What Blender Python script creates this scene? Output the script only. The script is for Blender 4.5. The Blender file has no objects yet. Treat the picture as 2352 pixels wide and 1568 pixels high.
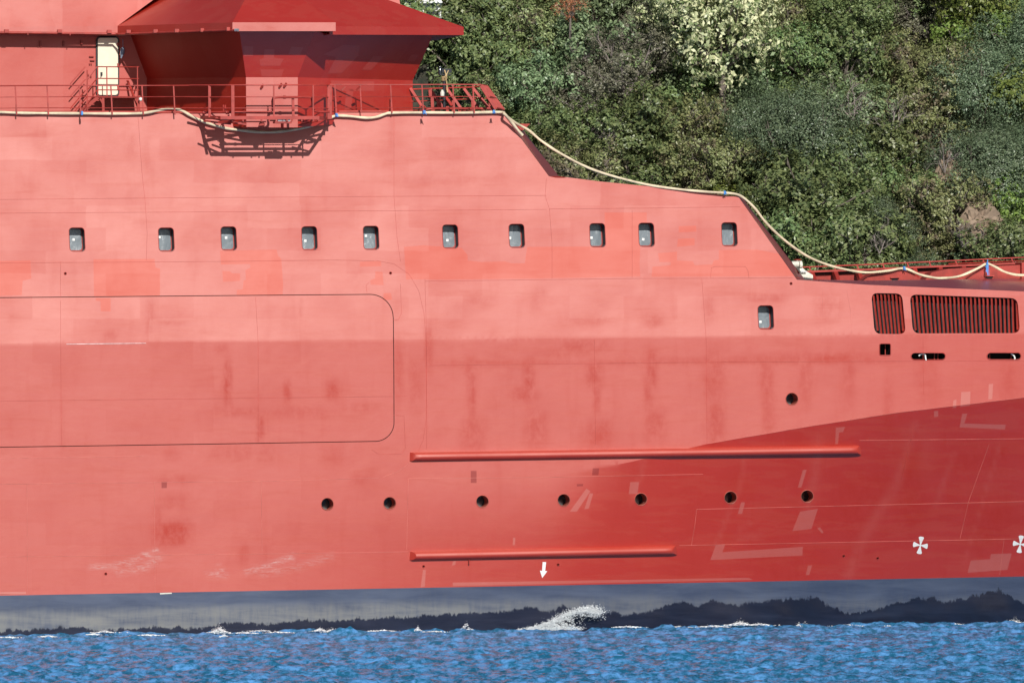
import bpy, bmesh, math, random
import numpy as np
from mathutils import Vector, Matrix
from mathutils.geometry import delaunay_2d_cdt
R = math.radians
rnd = random.Random(7)
nr = np.random.default_rng(11)
scene = bpy.context.scene
col = scene.collection

# ------------------------------------------------------------------ camera, sky, sun
CAMZ, FPX, CX, CY = 10.25, 19500.0, 1176.0, 784.0
cam_d = bpy.data.cameras.new('camera'); cam = bpy.data.objects.new('camera', cam_d); col.objects.link(cam)
cam.location = (0, 0, CAMZ); cam.rotation_euler = (R(90), 0, 0)
cam_d.sensor_width = 36; cam_d.lens = 36 * FPX / 2352; cam_d.clip_start = 1; cam_d.clip_end = 12000
scene.camera = cam
TH = R(14)                       # the hull lies 14 degrees off square to the view
SUN_EL, SUN_AZ_OFF = R(29), R(3)
T = Vector((math.cos(TH), math.sin(TH), 0)); N = Vector((math.sin(TH), -math.cos(TH), 0))
sh = (N * math.cos(SUN_AZ_OFF) - T * math.sin(SUN_AZ_OFF))
SUN = Vector((sh.x * math.cos(SUN_EL), sh.y * math.cos(SUN_EL), math.sin(SUN_EL)))
w = bpy.data.worlds.new('World'); scene.world = w; w.use_nodes = True
nt = w.node_tree; bg = nt.nodes['Background']; bg.inputs[1].default_value = 0.055
sk = nt.nodes.new('ShaderNodeTexSky'); sk.sky_type = 'NISHITA'; sk.sun_disc = False
sk.sun_elevation = SUN_EL; sk.sun_rotation = math.atan2(SUN.x, SUN.y)
sk.air_density = 1.0; sk.dust_density = 0.6; sk.ozone_density = 2.0
nt.links.new(sk.outputs[0], bg.inputs[0])
sd = bpy.data.lights.new('sun', 'SUN'); sd.energy = 4.65; sd.angle = R(0.5); sd.color = (1, .965, .90)
so = bpy.data.objects.new('sun', sd); col.objects.link(so); so.rotation_euler = SUN.to_track_quat('Z', 'Y').to_euler()
so.location = (40, 0, 80)
scene.view_settings.view_transform = 'Standard'; scene.view_settings.look = 'None'
scene.view_settings.exposure = 0.0; scene.view_settings.gamma = 1.0

# ------------------------------------------------------------------ measuring helpers
P0N = 300.0 * N.y
def W(px, py, o=0.0):
    """survey point: the point standing o metres outboard of the ship's side plane"""
    dx, dz = (px - CX) / FPX, (CY - py) / FPX
    s = (o + P0N) / (dx * N.x + N.y)
    return Vector((s * dx, s, CAMZ + s * dz))
def V(px, py, Y):
    return Vector(((px - CX) / FPX * Y, Y, CAMZ + (CY - py) / FPX * Y))
def interp(pts, x):
    return np.interp(x, [p[0] for p in pts], [p[1] for p in pts])

# ------------------------------------------------------------------ object helpers
ORG = {}
def tag(o, label=None, cat=None, group=None, kind=None):
    if label: o['label'] = label
    if cat: o['category'] = cat
    if group: o['group'] = group
    if kind: o['kind'] = kind
    return o
def empty(name, loc, parent=None):
    o = bpy.data.objects.new(name, None); col.objects.link(o)
    loc = Vector(loc)
    o.location = loc - (ORG[parent.name] if parent else Vector()); o.empty_display_size = .3
    if parent: o.parent = parent
    ORG[o.name] = loc
    return o
class MB:
    def __init__(s): s.v = []; s.f = []; s.m = []; s.uv = None
    def add(s, vs, fs, mi=0):
        b = len(s.v); s.v += [Vector(p) for p in vs]; s.f += [tuple(b + i for i in f) for f in fs]; s.m += [mi] * len(fs)
        return s
    def poly(s, pts, mi=0): return s.add(pts, [tuple(range(len(pts)))], mi)
    def slab(s, pts, d, mi=0):
        """closed prism: polygon pts swept by the vector d"""
        n = len(pts); d = Vector(d); q = [Vector(p) + d for p in pts]
        fs = [tuple(range(n)), tuple(reversed(range(n, 2 * n)))] + [(i, n + i, n + (i + 1) % n, (i + 1) % n) for i in range(n)]
        return s.add([Vector(p) for p in pts] + q, fs, mi)
    def box(s, c, ax, ay, az, mi=0):
        c = Vector(c); ax, ay, az = Vector(ax) / 2, Vector(ay) / 2, Vector(az) / 2
        vs = [c + i * ax + j * ay + k * az for k in (-1, 1) for i, j in ((-1, -1), (1, -1), (1, 1), (-1, 1))]
        return s.add(vs, [(3, 2, 1, 0), (4, 5, 6, 7), (0, 1, 5, 4), (1, 2, 6, 5), (2, 3, 7, 6), (3, 0, 4, 7)], mi)
    def tube(s, pts, r, n=8, mi=0, caps=True):
        pts = [Vector(p) for p in pts]; k = len(pts)
        rs = r if isinstance(r, (list, tuple)) else [r] * k
        d0 = (pts[1] - pts[0]).normalized(); u = d0.orthogonal().normalized(); vs = []
        for i, p in enumerate(pts):
            d = (pts[min(i + 1, k - 1)] - pts[max(i - 1, 0)]).normalized()
            u = (u - d * u.dot(d)).normalized(); w_ = d.cross(u)
            vs += [p + (u * math.cos(a) + w_ * math.sin(a)) * rs[i] for a in [2 * math.pi * j / n for j in range(n)]]
        fs = [(i * n + j, i * n + (j + 1) % n, (i + 1) * n + (j + 1) % n, (i + 1) * n + j) for i in range(k - 1) for j in range(n)]
        if caps: fs += [tuple(reversed(range(n))), tuple(range((k - 1) * n, k * n))]
        return s.add(vs, fs, mi)
    def bar(s, a, b, wd, dp, mi=0, side=None):
        a, b = Vector(a), Vector(b); d = b - a; x = (side or T)
        x = (x - d.normalized() * x.dot(d.normalized())).normalized()
        return s.box((a + b) / 2, x * wd, d.normalized().cross(x) * dp, d, mi)
    def build(s, name, mats, parent=None, smooth=None, org=None):
        if not isinstance(mats, (list, tuple)): mats = [mats]
        arr = np.array([tuple(p) for p in s.v]) if s.v else np.zeros((0, 3))
        if org is None:
            org = Vector(((arr[:, 0].min() + arr[:, 0].max()) / 2, (arr[:, 1].min() + arr[:, 1].max()) / 2, arr[:, 2].min())) if parent is None else ORG[parent.name]
        me = bpy.data.meshes.new(name)
        me.from_pydata([tuple(p - org) for p in s.v], [], s.f)
        for m_ in mats: me.materials.append(m_)
        me.polygons.foreach_set('material_index', s.m)
        if smooth is not None:
            me.polygons.foreach_set('use_smooth', [True] * len(me.polygons)); me.set_sharp_from_angle(angle=R(smooth))
        if s.uv is not None:
            ul = me.uv_layers.new(name='UVMap'); li = np.empty(len(me.loops), int); me.loops.foreach_get('vertex_index', li)
            ul.data.foreach_set('uv', np.array(s.uv)[li].ravel())
        me.update()
        o = bpy.data.objects.new(name, me); col.objects.link(o)
        o.location = org - (ORG[parent.name] if parent else Vector())
        if parent: o.parent = parent
        ORG[o.name] = org
        return o
def smoothpath(pts, k=6):
    """Catmull-Rom through the points"""
    pts = [Vector(p) for p in pts]; out = []
    for i in range(len(pts) - 1):
        p0, p1, p2, p3 = pts[max(i - 1, 0)], pts[i], pts[i + 1], pts[min(i + 2, len(pts) - 1)]
        for j in range(k):
            t = j / k
            out.append(.5 * ((2 * p1) + (p2 - p0) * t + (2 * p0 - 5 * p1 + 4 * p2 - p3) * t * t + (3 * p1 - p0 - 3 * p2 + p3) * t ** 3))
    return out + [pts[-1]]

# ------------------------------------------------------------------ materials
def newmat(name):
    m = bpy.data.materials.new(name); m.use_nodes = True
    return m, m.node_tree, m.node_tree.nodes['Principled BSDF']
def nod(nt, t, **kw):
    n = nt.nodes.new(t)
    for k, v in kw.items():
        if k in n.inputs.keys(): n.inputs[k].default_value = v
        else: setattr(n, k, v)
    return n
def ramp(nt, src, a, b, c0=(0, 0, 0, 1), c1=(1, 1, 1, 1)):
    r = nt.nodes.new('ShaderNodeValToRGB'); r.color_ramp.elements[0].position = a; r.color_ramp.elements[1].position = b
    r.color_ramp.elements[0].color = c0; r.color_ramp.elements[1].color = c1
    nt.links.new(src, r.inputs[0]); return r.outputs[0]
def mixc(nt, f, a, b, mode='MIX'):
    m = nt.nodes.new('ShaderNodeMix'); m.data_type = 'RGBA'; m.blend_type = mode
    for s_, v in ((0, f), (6, a), (7, b)):
        if hasattr(v, 'is_output'): nt.links.new(v, m.inputs[s_])
        else: m.inputs[s_].default_value = v
    return m.outputs[2]
def math_(nt, op, a, b=None, c=None):
    m = nt.nodes.new('ShaderNodeMath'); m.operation = op
    for i, v in enumerate((a, b, c)):
        if v is None: continue
        if hasattr(v, 'is_output'): nt.links.new(v, m.inputs[i])
        else: m.inputs[i].default_value = v
    return m.outputs[0]
def noise(nt, vec, scale, detail=4, rough=.55, sc=(1, 1, 1), dist=0):
    mp = nt.nodes.new('ShaderNodeMapping'); mp.inputs['Scale'].default_value = sc; nt.links.new(vec, mp.inputs[0])
    n = nod(nt, 'ShaderNodeTexNoise', Scale=scale, Detail=detail, Roughness=rough, Distortion=dist)
    nt.links.new(mp.outputs[0], n.inputs['Vector']); return n.outputs[0]
def plain(name, c, rough=.5, var=.15, metal=0, scale=3, spec=.5):
    m, nt, p = newmat(name); tc = nt.nodes.new('ShaderNodeTexCoord')
    f = noise(nt, tc.outputs['Object'], scale, 5, .6)
    c = tuple(c)
    out = mixc(nt, ramp(nt, f, .35, .65), tuple(x * (1 - var) for x in c) + (1,), tuple(min(1, x * (1 + var)) for x in c) + (1,))
    nt.links.new(out, p.inputs['Base Color']); p.inputs['Roughness'].default_value = rough
    p.inputs['Metallic'].default_value = metal; p.inputs['Specular IOR Level'].default_value = spec
    return m

def red_paint(name, c, dark, light, rough=.46, hull=False, spec=1.0, cap=.16):
    """iron-red primer with roller marks, cloudy wear and plate-to-plate differences"""
    m, nt, p = newmat(name); L = nt.links
    if hull:
        uvn = nt.nodes.new('ShaderNodeUVMap'); uvn.uv_map = 'UVMap'; vec = uvn.outputs[0]
    else:
        tc = nt.nodes.new('ShaderNodeTexCoord'); vec = tc.outputs['Object']
    sx = (1, 1, 1)
    cloud = noise(nt, vec, .35, 5, .6, (1, 1.3, 1) if hull else sx)
    fine = noise(nt, vec, 1.1, 6, .65, (.35, 2.6, 1) if hull else (1, 1, 2), .4)
    vert = noise(nt, vec, 1.3, 5, .6, (1.6, .3, 1) if hull else (1, 1, .4), .3)
    grain = noise(nt, vec, 14, 3, .6)
    col_ = mixc(nt, math_(nt, 'MULTIPLY', ramp(nt, cloud, .45, .68), .28), c + (1,), dark + (1,))
    col_ = mixc(nt, math_(nt, 'MULTIPLY', ramp(nt, fine, .52, .72), .28), col_, dark + (1,))
    col_ = mixc(nt, math_(nt, 'MULTIPLY', ramp(nt, vert, .55, .75), .12), col_, dark + (1,))
    col_ = mixc(nt, math_(nt, 'MULTIPLY', ramp(nt, fine, .52, .30), .22), col_, light + (1,))
    col_ = mixc(nt, math_(nt, 'MULTIPLY', ramp(nt, grain, .4, .7), .08), col_, dark + (1,))
    # overlapping rectangles left by the roller
    br = nod(nt, 'ShaderNodeTexBrick', Scale=1.0); br.offset = .37; br.squash = 1.4; br.squash_frequency = 3
    br.inputs['Color1'].default_value = (0, 0, 0, 1); br.inputs['Color2'].default_value = (1, 1, 1, 1); br.inputs['Mortar'].default_value = (.5, .5, .5, 1)
    br.inputs['Mortar Size'].default_value = .0; br.inputs['Brick Width'].default_value = 1.9; br.inputs['Row Height'].default_value = .8
    wob = nod(nt, 'ShaderNodeMixRGB'); wob.blend_type = 'ADD'; wob.inputs[0].default_value = .12
    wn = nod(nt, 'ShaderNodeTexNoise', Scale=1.6, Detail=3.0); L.new(vec, wn.inputs[0]); L.new(vec, wob.inputs[1]); L.new(wn.outputs[1], wob.inputs[2])
    L.new(wob.outputs[0], br.inputs[0])
    rect = math_(nt, 'MULTIPLY', br.outputs[0], .10)
    col_ = mixc(nt, rect, col_, dark + (1,))
    if hull:
        at = nod(nt, 'ShaderNodeAttribute'); at.attribute_name = 'stain'
        brk = noise(nt, vec, 2.6, 6, .72, (1.3, .8, 1), .25)
        s_ = math_(nt, 'MULTIPLY', math_(nt, 'MULTIPLY', at.outputs['Fac'], .82), ramp(nt, brk, .26, .58))
        col_ = mixc(nt, s_, col_, dark + (1,))
        al = nod(nt, 'ShaderNodeAttribute'); al.attribute_name = 'chalk'
        s2 = math_(nt, 'MULTIPLY', al.outputs['Fac'], ramp(nt, brk, .2, .6))
        col_ = mixc(nt, s2, col_, light + (1,))
        # grey scuffs
        asf = nod(nt, 'ShaderNodeAttribute'); asf.attribute_name = 'scuff'
        sc_ = noise(nt, vec, 3.0, 6, .75, (.8, 5, 1), 1.2)
        s3 = math_(nt, 'MULTIPLY', math_(nt, 'MULTIPLY', asf.outputs['Fac'], .55), ramp(nt, sc_, .44, .62))
        col_ = mixc(nt, s3, col_, (.52, .42, .40, 1))
    wear = math_(nt, 'MULTIPLY', ramp(nt, cloud, .40, .72), .22)
    wear = math_(nt, 'ADD', wear, math_(nt, 'MULTIPLY', ramp(nt, fine, .46, .76), .22)); wear = math_(nt, 'ADD', wear, math_(nt, 'MULTIPLY', ramp(nt, vert, .52, .75), .10))
    wear = math_(nt, 'ADD', wear, math_(nt, 'MULTIPLY', br.outputs[0], .13))
    if hull: wear = math_(nt, 'ADD', wear, math_(nt, 'MULTIPLY', s_, .8)); wear = math_(nt, 'SUBTRACT', wear, math_(nt, 'MULTIPLY', s2, .5))
    sp_ = math_(nt, 'MULTIPLY', math_(nt, 'SUBTRACT', 1.12, wear), spec); sp_ = math_(nt, 'MAXIMUM', sp_, .1)
    p.inputs['Specular IOR Level'].default_value = .08
    gl = nt.nodes.new('ShaderNodeBsdfAnisotropic'); gl.distribution = 'BECKMANN'; gl.inputs['Color'].default_value = (1, .95, .895, 1)
    gm = nt.nodes.new('ShaderNodeMixShader'); fre = nod(nt, 'ShaderNodeFresnel'); fre.inputs['IOR'].default_value = 1.5; L.new(math_(nt, 'MINIMUM', math_(nt, 'MULTIPLY', math_(nt, 'MULTIPLY', sp_, 2.65), fre.outputs[0]), cap), gm.inputs[0]); L.new(p.outputs[0], gm.inputs[1]); L.new(gl.outputs[0], gm.inputs[2])
    L.new(gm.outputs[0], nt.nodes['Material Output'].inputs[0])
    L.new(col_, p.inputs['Base Color'])
    rg = math_(nt, 'ADD', math_(nt, 'MULTIPLY', cloud, .12), rough - .02); rg = math_(nt, 'ADD', rg, math_(nt, 'MULTIPLY', br.outputs[0], .035))
    L.new(rg, p.inputs['Roughness']); L.new(math_(nt, 'ADD', rg, .02), gl.inputs['Roughness']); p.inputs['IOR'].default_value = 1.5
    bp = nod(nt, 'ShaderNodeBump', Strength=.18, Distance=.05)
    hb = noise(nt, vec, .9, 3, .5, (.8, 1, 1))
    L.new(hb, bp.inputs['Height']); L.new(bp.outputs[0], p.inputs['Normal']); L.new(bp.outputs[0], gl.inputs['Normal'])
    return m
RED, DRED, LRED = (.445, .023, .008), (.35, .014, .005), (.49, .07, .040)
M = {}
M['hull'] = red_paint('hull_primer', RED, DRED, LRED, hull=True)
M['patch'] = red_paint('hull_touch_up_orange', (.52, .050, .022), (.46, .04, .016), (.53, .07, .04), rough=.50, hull=True, spec=.76)
M['patchdark'] = red_paint('hull_touch_up_dark', (.28, .018, .014), (.25, .014, .01), (.3, .03, .02), rough=.5, hull=True, spec=.5)
M['patchlight'] = red_paint('hull_touch_up_pale', (.47, .085, .062), (.43, .06, .04), (.5, .10, .08), rough=.47, hull=True, spec=1.05)
M['red'] = red_paint('superstructure_primer', (.43, .028, .017), DRED, (.47, .07, .045))
M['redmatt'] = red_paint('deckhouse_primer', (.43, .034, .022), DRED, (.47, .07, .05), spec=.6)
M['redup'] = red_paint('upper_side_primer', (.45, .036, .022), DRED, (.5, .07, .05), spec=.78)
M['rail'] = plain('rail_primer', (.36, .040, .030), .5, .2)
M['deep'] = plain('oxide_red_fittings', (.32, .030, .020), .5, .2)
M['dark'] = plain('inside_dark', (.012, .010, .012), .8, .3)
M['reveal'] = plain('window_recess_shade', (.045, .018, .030), .6, .25)  # near-black navy: the shade inside the window openings is painted in
M['hole'] = plain('port_recess_paint', (.42, .10, .07), .5, .2)
M['white'] = plain('white_marking_paint', (.80, .80, .78), .5, .05)
M['cream'] = plain('cream_door_paint', (.80, .72, .56), .35, .04)
M['offwhite'] = plain('off_white_equipment', (.62, .60, .52), .5, .15)
M['black'] = plain('black_metal', (.018, .02, .026), .4, .3)
M['steel'] = plain('galvanised_steel', (.5, .52, .55), .35, .2, .6)
M['hose'] = plain('canvas_hose', (.66, .54, .37), .75, .22, scale=2.2)
M['cord'] = plain('blue_cord', (.05, .26, .66), .6, .2)
M['rope'] = plain('tan_rope', (.52, .36, .18), .8, .3)
M['seam'] = plain('door_gap', (.05, .006, .008), .8, .2)

# the dark boot-top with its salt film and the wet band along the water
def boot_mat():
    m, nt, p = newmat('boot_top'); L = nt.links
    uvn = nt.nodes.new('ShaderNodeUVMap'); uvn.uv_map = 'UVMap'; vec = uvn.outputs[0]
    at = nod(nt, 'ShaderNodeAttribute'); at.attribute_name = 'wet'; wet = at.outputs['Fac']       # metres below the wet edge
    at2 = nod(nt, 'ShaderNodeAttribute'); at2.attribute_name = 'salt'; salt = at2.outputs['Fac']
    spikes = noise(nt, vec, 7, 5, .75, (1.5, .35, 1)); lumps = noise(nt, vec, 3.2, 3, .6, (1, .6, 1))
    e = math_(nt, 'ADD', wet, math_(nt, 'MULTIPLY_ADD', spikes, .38, -.20)); e = math_(nt, 'ADD', e, math_(nt, 'MULTIPLY_ADD', lumps, .44, -.22))
    wf = ramp(nt, math_(nt, 'MULTIPLY_ADD', e, 2.0, .5), .45, .56)
    st = noise(nt, vec, .8, 6, .6, (.5, 3, 1), .4); vs = noise(nt, vec, 3.5, 5, .6, (1.6, .25, 1), .2)
    dry = mixc(nt, ramp(nt, st, .35, .7), (.050, .066, .115, 1), (.088, .108, .165, 1))
    sf = math_(nt, 'MULTIPLY', salt, ramp(nt, math_(nt, 'ADD', math_(nt, 'MULTIPLY', st, .6), math_(nt, 'MULTIPLY', vs, .4)), .30, .60))
    dry = mixc(nt, sf, dry, (.205, .205, .20, 1))
    dry = mixc(nt, math_(nt, 'MULTIPLY', ramp(nt, vs, .5, .75), .25), dry, (.09, .10, .12, 1))
    c = mixc(nt, wf, dry, mixc(nt, ramp(nt, st, .4, .7), (.014, .017, .034, 1), (.028, .032, .056, 1)))
    L.new(c, p.inputs['Base Color'])
    rr = nt.nodes.new('ShaderNodeMapRange'); L.new(wf, rr.inputs[0]); rr.inputs[3].default_value = .5; rr.inputs[4].default_value = .3
    L.new(rr.outputs[0], p.inputs['Roughness']); p.inputs['Specular IOR Level'].default_value = .4
    return m
M['boot'] = boot_mat()
def film_mat():
    m, nt, p = newmat('window_glass_under_film'); L = nt.links
    tc = nt.nodes.new('ShaderNodeTexCoord'); v = tc.outputs['Object']
    a = noise(nt, v, 1.6, 3, .6, (1.8, 1.8, .7), 2.5); b = noise(nt, v, 1.9, 3, .6, (1, 1, .6), 1.5)
    line = ramp(nt, math_(nt, 'ABSOLUTE', math_(nt, 'SUBTRACT', a, .5)), .0, .016, (1, 1, 1, 1), (0, 0, 0, 1))
    line = math_(nt, 'MULTIPLY', line, ramp(nt, b, .48, .62))
    c = mixc(nt, ramp(nt, b, .3, .7), (.14, .17, .195, 1), (.24, .27, .295, 1)); c = mixc(nt, math_(nt, 'MULTIPLY', line, .8), c, (.65, .68, .7, 1))
    L.new(c, p.inputs['Base Color']); p.inputs['Roughness'].default_value = .22; p.inputs['Specular IOR Level'].default_value = .8
    bp = nod(nt, 'ShaderNodeBump', Strength=.6, Distance=.03); L.new(a, bp.inputs['Height']); L.new(bp.outputs[0], p.inputs['Normal'])
    return m
M['film'] = film_mat()
M['glass'] = plain('port_glass', (.018, .024, .03), .15, .3, spec=.8)

# ------------------------------------------------------------------ hull surface
KN = [(-600, 797), (0, 790), (560, 783), (976, 779.5), (1357, 776), (1837, 770), (2120, 768), (2352, 766), (2800, 762)]
GD = [(-600, 1104), (1000, 1096), (1290, 1091), (1450, 1060), (1624, 1019), (1869, 976.5), (2060, 947), (2352, 912), (2800, 856)]
BOW = [(1830, 642.5), (1991, 654), (2352, 669.3), (2800, 688)]          # lower edge of the bow chamfer
PAINT = [(-600, 1378), (0, 1367), (862, 1351), (1722, 1335), (2352, 1323), (2800, 1314)]
WETE = [(-600, 1460), (0, 1452), (75, 1450), (130, 1445), (200, 1445), (215, 1451), (320, 1446), (450, 1446), (500, 1438), (550, 1433), (625, 1436), (710, 1426), (770, 1431), (850, 1423), (950, 1421), (1025, 1414), (1175, 1404), (1191, 1398), (1217, 1392), (1257, 1405), (1294, 1390), (1338, 1403), (1411, 1403), (1440, 1407), (1484, 1400), (1539, 1383), (1576, 1378), (1605, 1389), (1634, 1372), (1686, 1385), (1723, 1379), (1757, 1377), (1839, 1369), (1879, 1370), (1898, 1385), (1941, 1402), (2010, 1398), (2053, 1379), (2083, 1377), (2136, 1364), (2162, 1380), (2235, 1365), (2294, 1349), (2334, 1372), (2353, 1385), (2800, 1360)]
def sstep(x, a, b):
    t = np.clip((x - a) / (b - a), 0, 1); return t * t * (3 - 2 * t)
def HO(px, py):
    """how far the shell stands outboard of the side plane, metres"""
    px = np.asarray(px, float); py = np.asarray(py, float)
    K = interp(KN, px); G = interp(GD, px)
    o = -np.maximum(K - py, 0) / 65 * math.tan(R(3.0))
    o = o - np.maximum(py - K, 0) / 65 * math.tan(R(2.4))
    al = R(9) * sstep(px, 450, 1500) + R(20) * sstep(px, 1100, 2300)
    d = np.maximum(py - G, 0) / 65
    # left of the hard knuckle the turn is gradual
    soft = 1 - sstep(px, 1250, 1500)
    dd = np.where(d < 2.5, d * d / 5.0, d - 1.25) * soft + d * (1 - soft)
    o = o - dd * np.tan(al)
    # topside forward of the accommodation turns gently towards the bow
    o = o - ((np.maximum(px - 1850, 0) / 65) ** 2) * .004
    L_ = interp(BOW, px)
    o = np.where((px > 1830) & (py < L_), o - (L_ - py) / 65 * 5.0, o)
    # slanting faces at the forward ends of the two upper bulwarks
    e1 = interp([(258, 1152), (405, 1260.6)], py); o = np.where((py < 406) & (px > e1 + .3) & (px < 1320), o - (px - e1) / 65 * 3.6, o)
    e2 = interp([(451, 1695), (642, 1830)], py); o = np.where((py > 448) & (py < 642.5) & (px > e2 + .3) & (px < 1900), o - (px - e2) / 65 * 3.6, o)
    return o
def HW(px, py, e=0.0):
    return W(px, py, float(HO(px, py)) + e)

def rrect(cx, cy, w_, h_, r, n=4, sk_=0):
    pts = []
    for sx, sy, a0 in ((1, -1, -90), (1, 1, 0), (-1, 1, 90), (-1, -1, 180)):
        for k in range(n + 1):
            a = R(a0 + 90 * k / n)
            x, y = cx + sx * (w_ / 2 - r) + r * math.cos(a), cy + sy * (h_ / 2 - r) + r * math.sin(a)
            pts.append((x + sk_ * (y - cy) / h_, y))
    return pts
def rpoly(q, r, n=4):
    """polygon with rounded corners"""
    out = []; k = len(q)
    for i in range(k):
        a, b, c = Vector(q[i - 1]), Vector(q[i]), Vector(q[(i + 1) % k])
        p1 = b + (a - b).normalized() * r; p2 = b + (c - b).normalized() * r
        for j in range(n + 1):
            t = j / n; out.append(tuple((1 - t) ** 2 * p1 + 2 * t * (1 - t) * b + t * t * p2))
    return out
def circ(cx, cy, r, n=20): return [(cx + r * math.cos(2 * math.pi * k / n), cy + r * math.sin(2 * math.pi * k / n)) for k in range(n)]

WINS = [(177, 550), (382, 550), (525.5, 547.5), (711, 547), (852.5, 546), (1034.5, 543), (1187, 541.5), (1372.5, 540), (1485, 539), (1675.5, 538), (1759, 728.5)]
PORTS = [(752, 1157), (895, 1155), (1108, 1151), (1295, 1148), (1472, 1146), (1678, 1142), (1854, 1139), (1819, 916)]
win_c = [rrect(x, y, 35.5, 54.5, 8, sk_=2.5) for x, y in WINS]
port_c = [circ(x, y, 14.3, 24) for x, y in PORTS]
G1 = rpoly([(2001, 672.8), (2072, 674), (2080.5, 767.3), (2009, 766.5)], 15)
G2 = rpoly([(2089.5, 676), (2337, 684.8), (2343, 765), (2097, 765.7)], 16)
SQ = rrect(2033, 802.5, 25.5, 27, 3.5)
SL1 = rrect(2132, 818, 79, 16, 7.9); SL2 = rrect(2306, 817.7, 78, 16, 7.9)
DRAINS = [(243, 1317), (973, 1300), (1282, 1296), (1938, 1276), (2016, 1281), (150, 628), (897, 627), (1817, 651)]
drain_c = [circ(x, y, 2.9, 10) for x, y in DRAINS]
def door_outline(g):
    a = [(-560, 689 - g), (0, 683.5 - g), (520, 678.7 - g), (850, 676 - g)]
    arc = [(850 + (53 + g) * math.sin(R(t)) , 729 - (53 + g) * math.cos(R(t))) for t in range(8, 90, 8)]
    mid = [(903.5 + g, 732), (904.5 + g, 850), (905 + g, 965)]
    arc2 = [(862 + (43 + g) * math.cos(R(t)), 970 + (43 + g) * math.sin(R(t))) for t in range(6, 90, 8)]
    b = [(862, 1013 + g), (520, 1018.7 + g), (0, 1026.5 + g), (-560, 1035 + g)]
    return a + arc + mid + arc2 + b
D_out, D_in = door_outline(.9), door_outline(-.9)
OUT = [(-600, 264)] + [(x, 262 - (x) * 4 / 1150) for x in range(-400, 1150, 50)] + [(1152, 258), (1158, 262), (1204.5, 303), (1283.7, 405), (1378, 417), (1480, 427), (1668.5, 449), (1695, 451), (1706, 455.5), (1848.6, 641.5), (1985, 644.7), (2352, 639), (2800, 632), (2800, 1500), (-600, 1500)]
def zz(pts, ox, oy, k): return [(ox + x / k, oy + y / k) for x, y in pts]
z2 = lambda p: zz(p, 861.6, 976.5, 2.73); z7 = lambda p: zz(p, 1608.3, 976.5, 3.033)
z6 = lambda p: zz(p, 976.4, 488.2, 2.73); z5 = lambda p: zz(p, 114.9, 488.2, 2.73)
PATCH = {1: [z5([(272, 292), (655, 290), (662, 345), (690, 350), (690, 520), (276, 526)]), z5([(285, 536), (380, 536), (380, 620), (318, 618), (316, 555), (288, 552)]),
             z5([(1065, 240), (1420, 232), (1430, 270), (1450, 290), (1462, 450), (1458, 515), (1170, 518), (1172, 485), (1208, 480), (1214, 425), (1228, 422), (1225, 360), (1256, 345), (1255, 322), (1072, 326)]),
             z5([(1080, 366), (1130, 368), (1140, 380), (1192, 382), (1192, 428), (1085, 434)]), z5([(1945, 307), (2075, 304), (2078, 336), (1942, 340)]), z5([(2040, 370), (2085, 372), (2092, 455), (2010, 452), (2008, 425), (2038, 412)]),
             z5([(2092, 505), (2138, 503), (2145, 546), (2090, 548)]),
             z6([(-132, 215), (-10, 205), (230, 222), (265, 265), (268, 300), (350, 310), (500, 305), (540, 318), (625, 318), (640, 215), (1000, 213), (1130, 216), (1125, 0), (1390, 0), (1390, 60), (1350, 200), (1345, 330), (1350, 400), (780, 412), (300, 418), (-120, 420)]),
             z6([(1590, 85), (1700, 82), (1702, 120), (1590, 125)]), z6([(1585, 165), (1690, 160), (1690, 205), (1580, 215)]), z6([(1460, 255), (1580, 245), (1580, 300), (1680, 305), (1690, 330), (1800, 325), (1810, 300), (1842, 295), (1842, 235), (2080, 232), (2230, 262), (2290, 330), (2318, 398), (1420, 402), (1425, 340), (1540, 330), (1540, 310), (1470, 310)]),
             [(-60, 600), (70, 598), (72, 640), (52, 645), (50, 678), (-60, 680)]],
         2: [z2([(600, 285), (636, 285), (636, 360), (600, 360)]), z2([(1365, 268), (1405, 268), (1400, 312), (1360, 312)]), z2([(1265, 367), (1305, 367), (1303, 380), (1265, 382)]),
             [(371, 1106), (384, 1105.5), (383, 1120), (371, 1120.5)], [(0, 1359), (22, 1358.5), (24, 1364), (0, 1365.5)]],
         3: [z7(q) for q in ([(695, 600), (820, 580), (775, 720), (642, 735)], [(715, 310), (742, 308), (705, 432), (680, 432)], [(285, 535), (312, 535), (292, 615), (262, 615)],
             [(945, 15), (1010, 10), (995, 45), (968, 50), (960, 130), (940, 130)], [(110, 830), (175, 825), (155, 882), (715, 845), (712, 905), (70, 937)],
             [(1885, 940), (2020, 930), (2025, 895), (2170, 890), (2140, 1005), (1862, 1025)], [(750, 975), (780, 973), (760, 1040), (735, 1042)], [(835, 708), (860, 745), (848, 752), (815, 715)])]
            + [z2(q) for q in ([(1325, 395), (1350, 412), (1265, 540), (1220, 540)], [(1345, 425), (1368, 425), (1340, 520), (1312, 525)], [(1600, 355), (1655, 355), (1645, 430), (1590, 430)], [(300, 905), (318, 905), (312, 1010), (285, 1015)],
              [(865, 703), (880, 703), (876, 750), (862, 750)])]
            + [[(2190, 919), (2197, 917), (2196, 936), (2188, 937)], [(2208, 900), (2229, 899), (2228, 931), (2206, 934)], [(2271, 882), (2281, 881), (2279, 916), (2270, 917)], [(2145, 944), (2155, 943), (2155, 956), (2146, 958)], [(2210, 950), (2222, 949), (2215, 972), (2310, 975), (2308, 986), (2204, 981)],
               [(-600, 1372), (-600, 1366), (60, 1358), (60, 1363)], [(1040, 1337), (1720, 1326), (1730, 1331), (1040, 1345)], [(1040, 1289), (1047, 1286), (1046, 1296), (1038, 1298)]]}
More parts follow.
